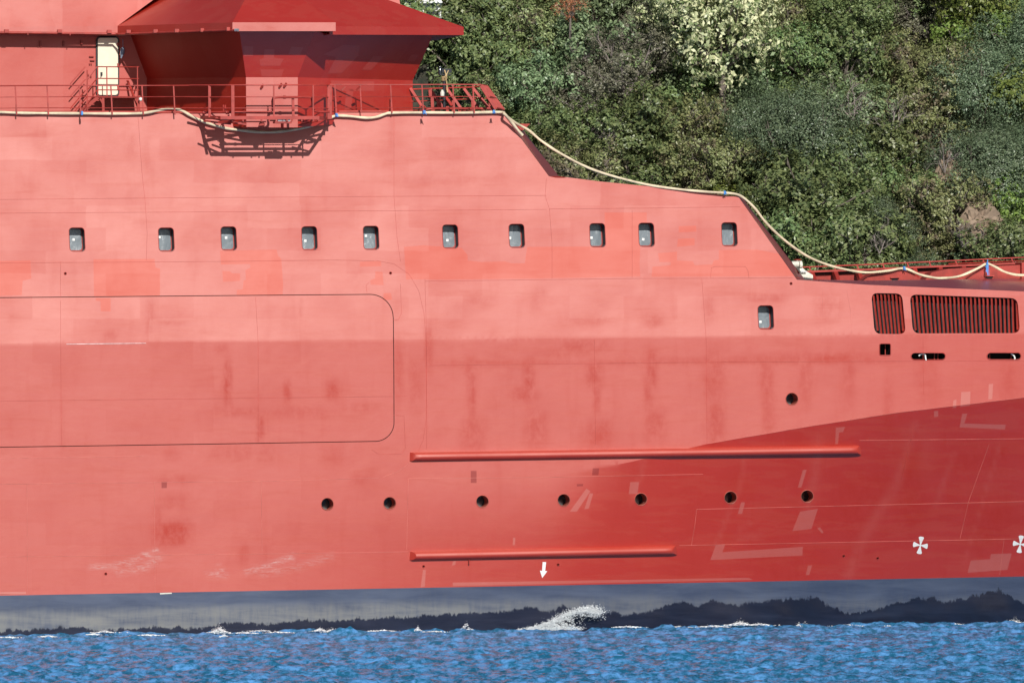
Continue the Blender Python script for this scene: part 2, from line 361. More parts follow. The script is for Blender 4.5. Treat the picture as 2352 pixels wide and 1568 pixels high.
STAINS = [  # x, y, half-width, half-height, strength
    (985, 800, 9, 45, .55), (1082, 850, 12, 30, .5), (1085, 905, 8, 60, .6), (1088, 1000, 26, 40, .5), (1215, 870, 10, 35, .8), (1205, 905, 26, 14, .6), (1232, 985, 24, 40, .55), (1365, 860, 18, 30, .65), (1370, 905, 8, 40, .55), (1375, 1000, 26, 30, .5),
    (1498, 850, 10, 40, .7), (1490, 905, 9, 40, .6), (1505, 975, 22, 40, .5), (1640, 860, 22, 60, .5), (1645, 970, 18, 50, .55), (1760, 870, 14, 40, .55), (1765, 950, 14, 50, .45), (1850, 870, 14, 60, .45), (1950, 870, 14, 60, .4), (2040, 930, 10, 60, .4), (2130, 870, 22, 60, .3), (2320, 870, 20, 50, .3),
    (1340, 795, 50, 12, .6), (1300, 812, 60, 9, .35), (1880, 823, 150, 12, .5), (1700, 828, 180, 8, .5), (1450, 832, 300, 6, .35), (1080, 836, 120, 5, .45), (1900, 700, 26, 36, .35), (1630, 710, 12, 30, .45), (1500, 735, 20, 20, .4), (1760, 685, 44, 8, .5),
    (1100, 690, 34, 12, .3), (1230, 690, 10, 36, .25), (1350, 738, 50, 10, .25), (1060, 702, 22, 14, .25), (1250, 672, 6, 12, .3),
    (522, 875, 8, 42, .85), (524, 925, 6, 14, .5), (660, 900, 8, 22, .6), (763, 895, 14, 20, .65), (830, 935, 38, 10, .35), (690, 948, 70, 12, .35), (560, 948, 55, 10, .45), (598, 985, 9, 34, .65), (345, 725, 10, 42, .45), (255, 770, 14, 10, .4), (398, 742, 26, 4, .4), (508, 800, 14, 12, .4),
    (690, 705, 4, 18, .35), (915, 850, 10, 60, .45), (955, 880, 16, 60, .4), (395, 1225, 36, 26, .75), (365, 1215, 8, 40, .5), (400, 1150, 30, 16, .35), (380, 1165, 24, 6, .4), (610, 1040, 20, 20, .35), (770, 1045, 30, 24, .3), (520, 1040, 40, 16, .3), (830, 1100, 24, 14, .35), (560, 1270, 10, 22, .4), (570, 1035, 12, 16, .35), (400, 1100, 40, 10, .35),
    (395, 1045, 14, 12, .35), (820, 640, 20, 22, .22), (720, 575, 22, 10, .25), (145, 980, 4, 60, .3),
    (1330, 330, 10, 30, .2), (1060, 360, 50, 12, .22), (1020, 415, 120, 7, .28), (820, 350, 60, 8, .15), (300, 335, 12, 30, .3), (340, 350, 8, 34, .3), (98, 330, 20, 26, .2), (470, 285, 12, 12, .3), (1150, 375, 24, 40, .22), (900, 320, 4, 60, .2),
    (1700, 1110, 26, 40, .2), (1800, 1290, 60, 30, .3), (2090, 1130, 30, 90, .35), (2250, 1050, 60, 40, .3), (2280, 1200, 50, 60, .3), (1990, 1160, 60, 90, .3)]
CHALKL = [([(2100, 976), (2080, 1050), (2060, 1110), (2010, 1190), (1975, 1250), (1950, 1320)], 12, .45), ([(2080, 1000), (2130, 1000), (2120, 1080)], 26, .22), ([(1712, 1040), (1700, 1120), (1665, 1200), (1640, 1260)], 5, .4), ([(1480, 1060), (1470, 1100), (1450, 1160)], 6, .35),
          ([(2300, 1010), (2270, 1110), (2240, 1210), (2215, 1290)], 4, .35), ([(1880, 1010), (1870, 1110), (1855, 1160)], 14, .4), ([(2192, 1040), (2160, 1130), (2150, 1160)], 6, .35), ([(1700, 1235), (1745, 1228)], 9, .4), ([(1730, 1200), (1700, 1210), (1695, 1235)], 4, .3)]
SCUFFS = [([(205, 1303), (262, 1298), (310, 1285), (360, 1262)], 5, 1.0), ([(270, 1310), (330, 1303), (365, 1280)], 9, .7), ([(480, 1318), (520, 1320), (500, 1303)], 6, .7), ([(565, 1312), (610, 1300), (675, 1276)], 6, .95), ([(600, 1318), (690, 1300), (760, 1276)], 7, .6)]
def distline(px, py, pts):
    d = np.full(px.shape, 1e9)
    for (x0, y0), (x1, y1) in zip(pts[:-1], pts[1:]):
        L2 = (x1 - x0) ** 2 + (y1 - y0) ** 2; t = np.clip(((px - x0) * (x1 - x0) + (py - y0) * (y1 - y0)) / L2, 0, 1)
        d = np.minimum(d, np.hypot(px - x0 - t * (x1 - x0), py - y0 - t * (y1 - y0)))
    return d
def inpoly(px, py, poly):
    ins = np.zeros(px.shape, bool); n = len(poly); j = n - 1
    for i in range(n):
        xi, yi = poly[i]; xj, yj = poly[j]
        if yi != yj:
            ins ^= ((yi > py) != (yj > py)) & (px < (xj - xi) * (py - yi) / (yj - yi) + xi)
        j = i
    return ins

# everything that will be painted as part of the shell plating
def build_shell():
    pts, edges = [], []
    def loop(p, closed=True):
        b = len(pts)
        q = []
        for i in range(len(p) - (0 if closed else 1)):
            a, c = p[i], p[(i + 1) % len(p)]; L = math.hypot(c[0] - a[0], c[1] - a[1]); k = max(1, int(L / 16))
            q += [(a[0] + (c[0] - a[0]) * t / k, a[1] + (c[1] - a[1]) * t / k) for t in range(k)]
        if not closed: q.append(p[-1])
        pts.extend(q); edges.extend((b + i, b + i + 1) for i in range(len(q) - 1))
        if closed: edges.append((b + len(q) - 1, b))
    loop(OUT)
    holes = win_c + port_c + drain_c + [G1, G2, SQ, SL1, SL2]
    for h in holes: loop(h)
    loop(D_out); loop(D_in)
    loop(KN, False); loop(GD[2:], False); loop(PAINT, False); loop(BOW, False)
    loop([(1152, 258), (1260.6, 405), (1283.7, 405)], False); loop([(1695, 451), (1830, 642)], False)
    for k in PATCH:
        for q in PATCH[k]: loop(q)
    guard = len(pts)
    gx = np.arange(-596, 2800, 9.0); gy = np.arange(256, 1500, 9.0)
    X, Y = np.meshgrid(gx, gy); X = X.ravel() + nr.uniform(-.6, .6, X.size); Y = Y.ravel() + nr.uniform(-.6, .6, Y.size)
    k = inpoly(X, Y, OUT); k &= (X < 2450) | (nr.random(X.size) < .25); k &= (X > -90) | (nr.random(X.size) < .25)
    pts.extend(zip(X[k].tolist(), Y[k].tolist()))
    v, e, f, *_ = delaunay_2d_cdt([Vector(p) for p in pts], edges, [], 0, 1e-5)
    v = np.array([tuple(p) for p in v]); f = np.array(f)
    c = v[f].mean(axis=1); cx, cy = c[:, 0], c[:, 1]
    keep = inpoly(cx, cy, OUT)
    for h in holes:
        x0, x1 = min(p[0] for p in h), max(p[0] for p in h); s_ = (cx > x0) & (cx < x1)
        idx = np.where(s_)[0]; keep[idx[inpoly(cx[idx], cy[idx], h)]] = False
    inn = inpoly(cx, cy, D_in); gap = inpoly(cx, cy, D_out) & ~inn
    mi = np.zeros(len(f), int)
    for k in PATCH:
        for q in PATCH[k]: mi[inpoly(cx, cy, q)] = k
    mi[cy > interp(PAINT, cx)] = 4
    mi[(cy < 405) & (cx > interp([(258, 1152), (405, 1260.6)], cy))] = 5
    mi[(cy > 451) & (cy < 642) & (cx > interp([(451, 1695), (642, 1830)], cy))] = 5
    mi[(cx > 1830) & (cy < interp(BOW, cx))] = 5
    def sub(sel):
        ff = f[sel]; used, inv = np.unique(ff, return_inverse=True); ff = inv.reshape(ff.shape); vv = v[used]
        o = HO(vv[:, 0], vv[:, 1]); mb = MB()
        mb.v = [W(a, b, c_) for (a, b), c_ in zip(vv, o)]
        mb.f = [tuple(int(i) for i in reversed(t)) for t in ff]; mb.m = [int(i) for i in mi[sel]]
        mb.uv = np.stack([vv[:, 0] / 65, -vv[:, 1] / 65], 1)
        return mb, vv
    return sub(keep & ~inn & ~gap), sub(keep & inn)

def shell_attrs(o, vv):
    px, py = vv[:, 0], vv[:, 1]; me = o.data
    st = np.zeros(len(px)); ch = np.zeros(len(px)); sc = np.zeros(len(px))
    for x, y, a, b, s_ in STAINS: st = np.maximum(st, s_ * np.exp(-((np.abs(px - x) / a) ** 3 + (np.abs(py - y) / b) ** 3) * .6))
    for p, wd, s_ in CHALKL: ch = np.maximum(ch, s_ * np.exp(-(distline(px, py, p) / wd) ** 2))
    for p, wd, s_ in SCUFFS: sc = np.maximum(sc, s_ * np.exp(-(distline(px, py, p) / wd) ** 2))
    wet = (py - interp([(1000, -5), (1400, 3)], px) - interp(WETE, px)) / 65
    y1 = interp([(-600, 1412), (0, 1404), (900, 1384), (1500, 1372), (1700, 1380), (2352, 1372), (2800, 1372)], px)
    salt = sstep(py, y1 - 14, y1 + 16) * interp([(-600, 1), (900, 1), (1400, .62), (1900, .42), (2800, .42)], px) 
    for nm, a in (('stain', st), ('chalk', ch), ('scuff', sc), ('wet', wet), ('salt', salt)):
        at = me.attributes.new(nm, 'FLOAT', 'POINT'); at.data.foreach_set('value', a.astype(np.float32))

ship = empty('ship', (0, 300, 0))
tag(ship, 'huge ship hull in patchy red primer with a dark boot-top, lying in choppy blue water', 'ship')
(hmb, hv), (dmb, dv) = build_shell()
M['slope'] = red_paint('slope_sky_tint_red', (.33, .030, .030), (.28, .02, .02), (.36, .05, .05), rough=.42, hull=True, spec=1.3, cap=.55)  # darker, purplish base: the sky's sheen on the slanting faces is in the colour
HM = [M['hull'], M['patch'], M['patchdark'], M['patchlight'], M['boot'], M['slope']]
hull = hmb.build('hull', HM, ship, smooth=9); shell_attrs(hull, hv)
sdoor = dmb.build('side_door', HM, ship, smooth=9); shell_attrs(sdoor, dv)

# weld beads and plate seams (part of the plating, stood a few mm proud)
SEAMS = [[(-600, 463), (-60, 459), (333, 455), (905, 451), (1255, 449)], [(-600, 494), (-60, 490), (905, 484), (1255, 481)], [(1262, 480), (1480, 478), (1700, 475)],
         [(976, 645.7), (1452, 639.5), (1837, 638.4)], [(976, 839), (1624.6, 831.5), (2352, 828), (2600, 826)], [(-600, 926), (0, 920.7), (902, 910)], [(908, 910), (935, 909)],
         [(-600, 1119), (0, 1111), (640, 1104), (870, 1097)], [(940, 1098.5), (1275, 1095), (1615, 1088.5)], [(-600, 1286), (0, 1278), (850, 1268), (938, 1266)], [(1560, 1252), (2352, 1236.5), (2600, 1231)],
         [(1600, 1169), (2352, 1151), (2600, 1146)], [(1974, 1011), (2352, 1007), (2600, 1004)], [(-600, 614), (0, 604), (550, 600), (760, 597), (860, 599)], [(1600, 1169), (1596, 1205), (1588, 1252)],
         [(317, 266), (326, 395), (333, 458), (338, 535), (336, 598)], [(905, 262), (905, 451), (912, 545), (920, 600)], [(1255, 410), (1252, 450), (1262, 480), (1268, 560), (1268, 640)],
         [(139, 600), (139, 682)], [(139, 690), (141, 1024)], [(587, 682), (593, 790), (593, 1016)], [(976, 640), (980, 780), (980, 1032)], [(1612, 640), (1622, 780), (1624, 1018)], [(355, 1105), (356, 1360)], [(62, 1111), (63, 1362)], [(938, 1098), (934, 1262)],
         [(2100, 976), (2070, 1100)], [(1945, 668), (1953, 710), (1956, 765)], [(1888, 668), (1891, 720)], [(2272, 1020), (2225, 1150), (2205, 1236)],
         [(1624, 1018.6), (1869, 977), (2060, 947.5), (2352, 912.5), (2600, 882)], [(862, 598), (905, 606), (940, 630), (962, 668), (974, 720), (979, 790), (979, 960), (972, 1010), (958, 1042)], [(941, 1062), (915, 1082), (880, 1095)],
         [(920, 652), (922, 720), (915, 734), (902, 735)], [(842, 670), (841, 655), (848, 648)], [(902, 953), (928, 955), (931, 1030), (922, 1042), (870, 1043), (855, 1033)],
         [(2120, 768), (2121, 905)], [(1452, 482), (1452, 638)], [(1632, 638), (1634, 615), (1642, 612), (1712, 612), (1718, 622), (1720, 638)], [(0, 1052), (330, 1047)], [(600, 1104), (602, 1265)], [(1365, 780), (1368, 1020)], [(2306, 1240), (2296, 1320)]]
def seam(pts, wd=.016, hgt=.007):
    q = []
    for (x0, y0), (x1, y1) in zip(pts[:-1], pts[1:]):
        k = max(1, int(math.hypot(x1 - x0, y1 - y0) / 9)); q += [(x0 + (x1 - x0) * i / k, y0 + (y1 - y0) * i / k) for i in range(k)]
    q.append(pts[-1]); c = [HW(x, y) for x, y in q]; b = []
    for i, p in enumerate(c):
        d = (c[min(i + 1, len(c) - 1)] - c[max(i - 1, 0)]).normalized(); sd_ = d.cross(N).normalized()
        b += [p + sd_ * wd / 2 - N * .01, p + sd_ * wd / 5 + N * hgt, p - sd_ * wd / 5 + N * hgt, p - sd_ * wd / 2 - N * .01]
    sm.add(b, [(i * 4 + j, i * 4 + j + 1, i * 4 + 4 + j + 1, i * 4 + 4 + j) for i in range(len(c) - 1) for j in range(3)])
M['bead'] = plain('weld_bead_primer', (.42, .06, .045), .42, .3, scale=1.2); M['beadpale'] = plain('weld_bead_worn', (.52, .15, .12), .42, .3, scale=1.2)
for s_ in SEAMS:
    sm = MB(); seam(s_, .020 if s_[0][1] > 1000 else .015); sm.build('weld_seam', M['beadpale'] if s_[0][1] > 1000 or 1880 < s_[0][0] < 2100 else M['bead'], ship, smooth=60)

# inside of the hull: decks, back wall, far side, so the ship is a solid body
b = MB()
def deckpoly(p, th=-.05, mi=0): b.slab(p, (0, 0, th), mi)
def inb(p, d): return Vector(p) - N * d
a0, a1 = HW(-600, 266), HW(1150, 262); b.slab([a0 - N * .02, a1 - N * .02, inb(a1, 16), inb(a0, 16)], (0, 0, -.1))
a2, a3 = HW(1284, 409), HW(1694, 455); b.slab([a2 - N * .5, a3 - N * .5, inb(a3, 16), inb(a2, 16)], (0, 0, -.1))
a4, a5 = W(1850, 646, -1.2), W(2750, 655, -2.5); b.slab([a4 - N * .3, a5, inb(a5, 14), inb(a4, 16)], (0, 0, -.1))
b.slab([a1 - N * .6, HW(1258, 406) - N * .9, inb(HW(1258, 406), 16), inb(a1, 16)], (0, 0, -.1))
b.slab([a3 - N * .3 , HW(1828, 643) - N * .6, inb(HW(1828, 643), 16), inb(a3, 16)], (0, 0, -.1))
z0 = -1.5; q = []
for x, y in [(-600, 266), (1150, 262), (1284, 409), (1694, 455), (1850, 646), (2750, 655)]: q.append(inb(W(x, y, 0), 16))
qb = [Vector((p.x, p.y, z0)) for p in q]
for i in range(len(q) - 1): b.poly([q[i], q[i + 1], qb[i + 1], qb[i]])
b.build('deck', plain('deck_coating', (.06, .03, .03), .8, .3), ship)

# recess / window helpers
def off(p2, e): return HW(p2[0], p2[1], e)
def recess(ring, depth, shrink=1.0, mi=0, mb=None, steps=1):
    """walls of an opening going straight inboard"""
    mb = mb or MB(); n = len(ring); c = Vector((0, 0, 0)); o_ = [off(p, -.002) for p in ring]
    for p in o_: c += p / n
    rings = []
    for k in range(steps + 1):
        t = k / steps; rings += [c + (p - c) * (1 + (shrink - 1) * t) - N * depth * t for p in o_]
    mb.add(rings, [(k * n + i, k * n + (i + 1) % n, (k + 1) * n + (i + 1) % n, (k + 1) * n + i) for k in range(steps) for i in range(n)], mi)
    return mb, rings[-n:]
ORD = ['first', 'second', 'third', 'fourth', 'fifth', 'sixth', 'seventh', 'eighth', 'ninth', 'tenth']
film_sticker = [(.42, .50), (.15, .38), (.5, .46), (.38, .62), (.3, .40), (.5, .68), (.18, .6), (.25, .62), (.5, .72), None, (.33, .72)]
for k, ((x, y), ring) in enumerate(zip(WINS, win_c)):
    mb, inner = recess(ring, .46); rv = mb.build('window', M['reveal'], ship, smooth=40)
    n = len(inner); c = sum(inner, Vector()) / n
    fr = MB(); out_ = [c + (p - c) * 1.0 + N * .02 for p in inner]; inn_ = [c + (p - c) * .90 + N * .02 for p in inner]; inn2 = [p - N * .03 for p in inn_]
    fr.add(out_ + inn_ + inn2, [(i, (i + 1) % n, n + (i + 1) % n, n + i) for i in range(n)] + [(n + i, n + (i + 1) % n, 2 * n + (i + 1) % n, 2 * n + i) for i in range(n)])
    fr.build('frame', M['deep'], rv)
    pa = MB(); pa.poly([c + (p - c) * .92 - N * .004 for p in inner]); pa.build('pane', M['film'], rv)
    rim = MB(); rp = [off(p, .004) for p in ring]; rim.tube(rp + [rp[0]], .011, 6, caps=False); rim.build('rim', M['deep'], rv, smooth=60)
    if film_sticker[k]:
        u, v_ = film_sticker[k]; ctr = c + T * ((u - .5) * .42) + Vector((0, 0, (.5 - v_) * .72)) + N * .006
        st = MB(); an = rnd.uniform(-.15, .15); tx = T * math.cos(an) + Vector((0, 0, 1)) * math.sin(an); tz = tx.cross(N)
        st.box(ctr, tx * .085, N * .004, tz * .085); st.build('sticker', M['white'], rv)
for k, ((x, y), ring) in enumerate(zip(PORTS, port_c)):
    mb, inner = recess(ring, .62); pv = mb.build('porthole', M['hole'], ship, smooth=40)
    c = sum(inner, Vector()) / len(inner)
    pa = MB(); pa.poly([p + N * .003 for p in inner]); pa.build('pane', M['glass'], pv)
    rp = [off(p, .004) for p in ring]; rim = MB(); rim.tube(rp + [rp[0]], .014, 6, caps=False); rim.build('rim', M['hole'], pv, smooth=60)
for ring in drain_c:
    mb, inner = recess(ring, .12); mb.poly(inner); 
    rp = [off(p, .004) for p in ring]; mb.tube(rp + [rp[0]], .012, 6, caps=False)
    mb.build('drain', M['deep'], ship)
# dark gap behind the side door seam
g_ = MB(); n = len(D_out)
A = [off(p, -.0) for p in D_out]; B = [off(p, -.0) for p in D_in]
A2 = [p - N * .05 for p in A]; B2 = [p - N * .05 for p in B]
g_.add(A + B + A2 + B2, [(i, i + 1, 2 * n + i + 1, 2 * n + i) for i in range(n - 1)] + [(n + i, n + i + 1, 3 * n + i + 1, 3 * n + i) for i in range(n - 1)] + [(2 * n + i, 2 * n + i + 1, 3 * n + i + 1, 3 * n + i) for i in range(n - 1)])
g_.build('door_gasket', M['seam'], ship)

# louvred openings
def louvre(ring, n_f, x0, x1, top, bot):
    mb, inner = recess(ring, .5, steps=1); lv = mb.build('vent_louvre', M['deep'], ship, smooth=40)
    bk = MB(); bk.poly(inner); bk.build('duct', M['dark'], lv)
    fins = MB()
    for i in range(n_f):
        t = (i + .5) / n_f; xa = x0[0] + (x0[1] - x0[0]) * t; xb = x1[0] + (x1[1] - x1[0]) * t
        ya, yb = interp(top, xa), interp(bot, xb)
        pa, pb = HW(xa, ya, -.10), HW(xb, yb, -.10)
        side = (T * .80 - N * .60)
        fins.bar(pa, pb, .088, .012, side=side)
        fins.tube([pa - side * .044, pb - side * .044], .009, 5)
    fins.build('slat', M['deep'], lv)
louvre(G1, 8, (2002, 2071), (2012, 2079), [(2001, 682), (2014, 673), (2060, 674), (2072, 686)], [(2008, 752), (2024, 766.5), (2066, 767), (2080, 756)])
louvre(G2, 26, (2091, 2340), (2099, 2342), [(2089, 688), (2104, 677), (2322, 684), (2338, 698)], [(2096, 752), (2112, 765.5), (2328, 765), (2343, 752)])
for ring, nm in ((SQ, 'square_port'), (SL1, 'mooring_port'), (SL2, 'mooring_port')):
    mb, inner = recess(ring, .9); o_ = mb.build(nm, M['dark'], ship, smooth=40)
    bk = MB(); bk.poly(inner); bk.build('inner_wall', M['dark'], o_)
    rp = [off(p, .006) for p in ring]; rim = MB(); rim.tube(rp + [rp[0]], .017, 6, caps=False); rim.build('rim', M['rail'], o_, smooth=60)
    xs = {'square_port': [2033]}.get(nm) or ([2146, 2154] if ring is SL1 else [2273, 2322])
    for x in xs:
        y0, y1 = min(p[1] for p in ring) , max(p[1] for p in ring); rb = MB(); rb.bar(HW(x, y0, -.35), HW(x, y1, -.35), .03, .05); rb.build('stay', M['deep'], o_)
for pts in ([(2110, 817), (2116, 813), (2124, 814), (2126, 822), (2127, 827)], [(2322, 812), (2328, 816), (2331, 822), (2330, 826)]):
    r_ = MB(); r_.tube(smoothpath([HW(x, y, -.12 if i < 3 else .0) for i, (x, y) in enumerate(pts)]), .028, 6)
    first = pts[0][0] < 2200
    tag(r_.build('mooring_rope', M['white'], smooth=60), 'white rope end in the ' + ('slot under the wide louvre\'s left end' if first else 'slot under the wide louvre\'s right end'), 'rope')

# fender bars (half-round pipes welded to the side)
def fender(xa, ya, xb, yb, r, la, lb):
    f_ = MB(); n, k = 10, 40; vs = []
    for i in range(k + 1):
        t = i / k; x = xa + (xb - xa) * t; y = ya + (yb - ya) * t
        c = HW(x, y)
        for j in range(n + 1):
            a = math.pi * j / n - math.pi / 2      # -90 bottom .. 90 top
            outp = r * 1.35 * math.cos(a); vs_ = c + Vector((0, 0, r * math.sin(a)))
            sh_ = 0
            if i == 0: sh_ = -outp * la
            if i == k: sh_ = -outp * lb + 0 * r
            vs.append(vs_ + N * outp + T * (-sh_ if i == 0 else sh_))
    fs = [(i * (n + 1) + j, (i + 1) * (n + 1) + j, (i + 1) * (n + 1) + j + 1, i * (n + 1) + j + 1) for i in range(k) for j in range(n)]
    fs += [tuple(range(n + 1)), tuple(reversed(range(k * (n + 1), (k + 1) * (n + 1))))]
    f_.add(vs, fs)
    return f_.build('fender_bar', M['hull_plain'], ship, smooth=50)
M['hull_plain'] = red_paint('fender_primer', (.43, .035, .018), (.36, .02, .01), (.47, .06, .04), rough=.5, spec=.7)
fender(941, 1048.5, 1978, 1033, .155, .9, 1.1)
fender(941, 1276, 1555, 1263, .155, .9, 1.0)
ey = MB(); p = HW(1077, 1289, .05); ey.tube([p + Vector((0, 0, .05)) + N * 0, p + N * .07 + Vector((0, 0, .02)), p + N * .07 - Vector((0, 0, .06)), p - N * .03 - Vector((0, 0, .08))], .02, 6); ey.build('lifting_eye', M['deep'], ship)

# painted marks
def mark(name, polys, mat, e=.006):
    m_ = MB()
    for q in polys:
        fr_ = [off(p, e) for p in q]; m_.poly(fr_)
    return m_.build(name, mat, ship)
mark('draught_arrow', [[(1246.5, 1290), (1254.5, 1290), (1252.2, 1310), (1257, 1311), (1245.5, 1326.5), (1240, 1309.5), (1245, 1310)]], M['white'])
def prop(cx, cy):
    qs = []
    for a0 in (-83, 8, 98, 187):
        a0r = R(a0); d = (math.cos(a0r), math.sin(a0r)); s_ = (-d[1], d[0])
        L_ = 20 if abs(math.sin(a0r)) > .7 else 17
        pr = [(2, 1.2), (L_ * .55, 4.0), (L_ * .86, 6.2), (L_ * .97, 5.0), (L_, 2.4), (L_ * 1.0, -2.4), (L_ * .95, -5.0), (L_ * .86, -6.0), (L_ * .55, -3.6), (2, -1.2)]
        qs.append([(cx + d[0] * u + s_[0] * v_ + .0 * u, cy + d[1] * u + s_[1] * v_) for u, v_ in pr])
    qs.append(circ(cx, cy, 2.6, 10))
    return qs
for q in ((2114, 1251.5), (2343.5, 1249)):
    P_ = prop(*q); m_ = MB()
    for i, pq in enumerate(P_): m_.poly([off(p, .006 + (.002 if i == 4 else 0)) for p in pq])
    m_.build('thruster_mark', M['white'], ship)
mark('scrape_line', [[(152, 789.6), (220, 788.6), (335, 787.4), (336, 788.3), (240, 789.8), (153, 790.6)]], plain('scraped_paint', (.75, .6, .6), .5, .3, scale=9), .012)
mark('label_tape', [[(367, 1361), (394, 1360), (395, 1362.6), (368, 1364)]], M['offwhite'], .008)

# forward triangular bracket and the small buttons on the slanting face
tb = MB(); tb.slab([W(1188, 284.5, -1.15), W(1218, 284.5, -1.15), W(1196, 304, -1.15)], -N * .08); tb.build('bracket', M['deep'], ship)

# ------------------------------------------------------------------ bridge wing
br = MB()
def on_plane(px, py, a, b_, c):
    n_ = (b_ - a).cross(c - a); o_ = Vector((0, 0, CAMZ)); d = V(px, py, 1.0) - o_
    return o_ + d * ((a - o_).dot(n_) / d.dot(n_))

L1, A1, B1, R1 = W(337, 180, -6.9), W(565, 178, .6), W(684, 178, .6), W(948, 185, -2.64)
A0, B0 = W(566, 293, .6), W(684, 293, .6); L0, R0 = on_plane(338, 270, A0, A1, L1), on_plane(948, 270, B0, B1, R1)
A2, B2 = W(550, 71, 1.4), W(723, 71, 1.4); L2, R2 = on_plane(298, 78, L1, A1, A2), on_plane(995, 81, B1, R1, B2)
print('L2', (L2 - W(298, 78, 0)).dot(N), 'R2', (R2 - W(995, 81, 0)).dot(N))
BR = M['red']
for a, b_, c, d in ((L0, A0, A1, L1), (A0, B0, B1, A1), (B0, R0, R1, B1), (L1, A1, A2, L2), (A1, B1, B2, A2), (B1, R1, R2, B2)): br.poly([a, b_, c, d], 1 if a in (L0, L1) else 0)
# underside of the bay and inboard closing walls
br.poly([A0, A0 - N * 1.1, B0 - N * 1.1, B0]); br.poly([A0, A0 - N * 8, A1 - N * 8, A1])
R0i, R1i, R2i = R0 - N * 9 + T * 1, R1 - N * 9 + T * 1, R2 - N * 9 + T * 1; br.poly([R0, R0i, R1i, R1]); br.poly([R1, R1i, R2i, R2])
br.build('bridge_wall', [BR, red_paint('bridge_aft_shade_red', (.40, .026, .014), DRED, (.43, .05, .03), spec=.12)], ship)  # aft faces use a darker, duller copy of the red, shade put into it
# eaves and roof
rf = MB()
Lf, Af, Bf = W(270, 60, -6.2), W(534, 52, 2.4), W(771, 52, 2.4)
Lb, Ab, Bb = W(270, 77, -6.2), W(534, 72, 2.4), W(771, 72, 2.4)
Bx, Bxb = Bf - N * 1.2, Bb - N * 1.2
C0, C1 = W(757, 61, 1.9), W(1065, 62.5, -1.5); C0b, C1b = W(757, 80, 1.9), W(1065, 81, -1.5)
E0, E0b = W(-600, 68, -6.2), W(-600, 82, -6.2)
for q in ((Lb, Ab, Af, Lf), (Ab, Bb, Bf, Af), (Bb, Bxb, Bx, Bf), (C0b, C1b, C1, C0), (E0b, Lb, Lf, E0)): rf.poly(list(q))
C1i, C1ib = C1 - N * 10 + T * .5, C1b - N * 10 + T * .5; rf.poly([C1b, C1ib, C1i, C1]); rf.poly([C0b, C0, C0 - N * 1.5, C0b - N * 1.5])
rf.build('eave_fascia', BR, ship)
so_ = MB(); so_.poly([Lb, Ab, A2 + Vector((0, 0, .02)), L2]); so_.poly([Ab, Bb, B2, A2]); so_.poly([Bb, Bxb, B2]); so_.poly([C0b, C1b, R2, B2]); so_.poly([C1b, C1ib, R2i, R2]); so_.poly([E0b, Lb, L2, W(-600, 82, -7.0)])
so_.build('eave_soffit', BR, ship)
ro = MB()
Lt, At, Bt, Ct = W(391, -50, -9.5), W(590, -50, -1.0), W(622, -50, -1.0), None
Ct = on_plane(751, -50, C0, C1, Bt); print('Ct', (Ct - W(751, -50, 0)).dot(N))
ro.poly([Lf, Af, At, Lt]); ro.poly([Af, Bf, Bt, At]); ro.poly([Bf, Bx, Bt]); ro.poly([C0, C1, Ct, Bt]); ro.poly([Bx, C0, Bt])
ro.poly([C1, C1i, Ct - N * 7, Ct]); ro.poly([Lt, At, Bt, Ct, Ct - N * 7, Lt - N * 3])
ro.build('bridge_roof', BR, ship)
up = MB(); E0t = W(-600, -60, -6.25); up.poly([E0, Lf, Lt + N * 3.2 , E0t]); up.poly([Lf, Lt, Lt + N * 3.2]); up.poly([E0t, Lt + N * 3.2, Lt - N * 6, E0t - N * 8])
up.build('upper_deck_side', M['redup'], ship)
tp = MB(); tp.slab([W(860, -60, -9), W(906, -60, -9), W(920, 14, -9), W(860, 14, -9)], -N * 3); tp.build('upper_deckhouse', BR, ship)
# wall with the door
dw = MB(); dw.slab([W(-600, 275, -6.9), W(342, 275, -6.9), W(339, 180, -6.9), W(300, 76, -6.9), W(-600, 78, -6.9)], -N * .2)
dw.build('deckhouse_wall', M['redmatt'], ship)

# patches of fresh paint on the bridge bay
M['btu'] = red_paint('bridge_touch_up', (.46, .055, .04), (.43, .04, .03), (.48, .07, .055), rough=.47, spec=1.1)
def quadpatch(c4, q, e=.004):
    """q in unit coordinates on the quad (bl, br, tr, tl)"""
    bl, br_, tr, tl = c4; nn = (br_ - bl).cross(tl - bl).normalized(); nn = nn if nn.dot(N) > 0 else -nn
    pm = MB(); pm.poly([(bl * (1 - u) + br_ * u) * (1 - v_) + (tl * (1 - u) + tr * u) * v_ + nn * e for u, v_ in q]); pm.build('touch_up_paint', M['btu'], ship)
F1, F2 = (A1, B1, B2, A2), (B1, R1, R2, B2)
quadpatch(F1, [(.28, .25), (.62, .25), (.66, .40), (.50, .42), (.49, .60), (.34, .60), (.33, .42), (.26, .38)]); quadpatch(F1, [(.02, .45), (.16, .46), (.17, .66), (.02, .67)]); quadpatch(F1, [(.30, .02), (.68, .02), (.70, .17), (.28, .17)])
quadpatch(F1, [(.72, .5), (.9, .48), (.92, .64), (.74, .66)])
quadpatch(F2, [(.24, .10), (.36, .12), (.44, .50), (.42, .72), (.28, .72), (.14, .5), (.26, .46)]); quadpatch(F2, [(.52, .2), (.6, .2), (.66, .5), (.57, .5)]); quadpatch(F2, [(.88, .42), (.94, .42), (.95, .56), (.89, .56)])
quadpatch((B0, R0, R1, B1), [(.30, .72), (.66, .72), (.66, .95), (.28, .95)]); quadpatch((B0, R0, R1, B1), [(.40, .3), (.46, .3), (.48, .75), (.42, .8)])
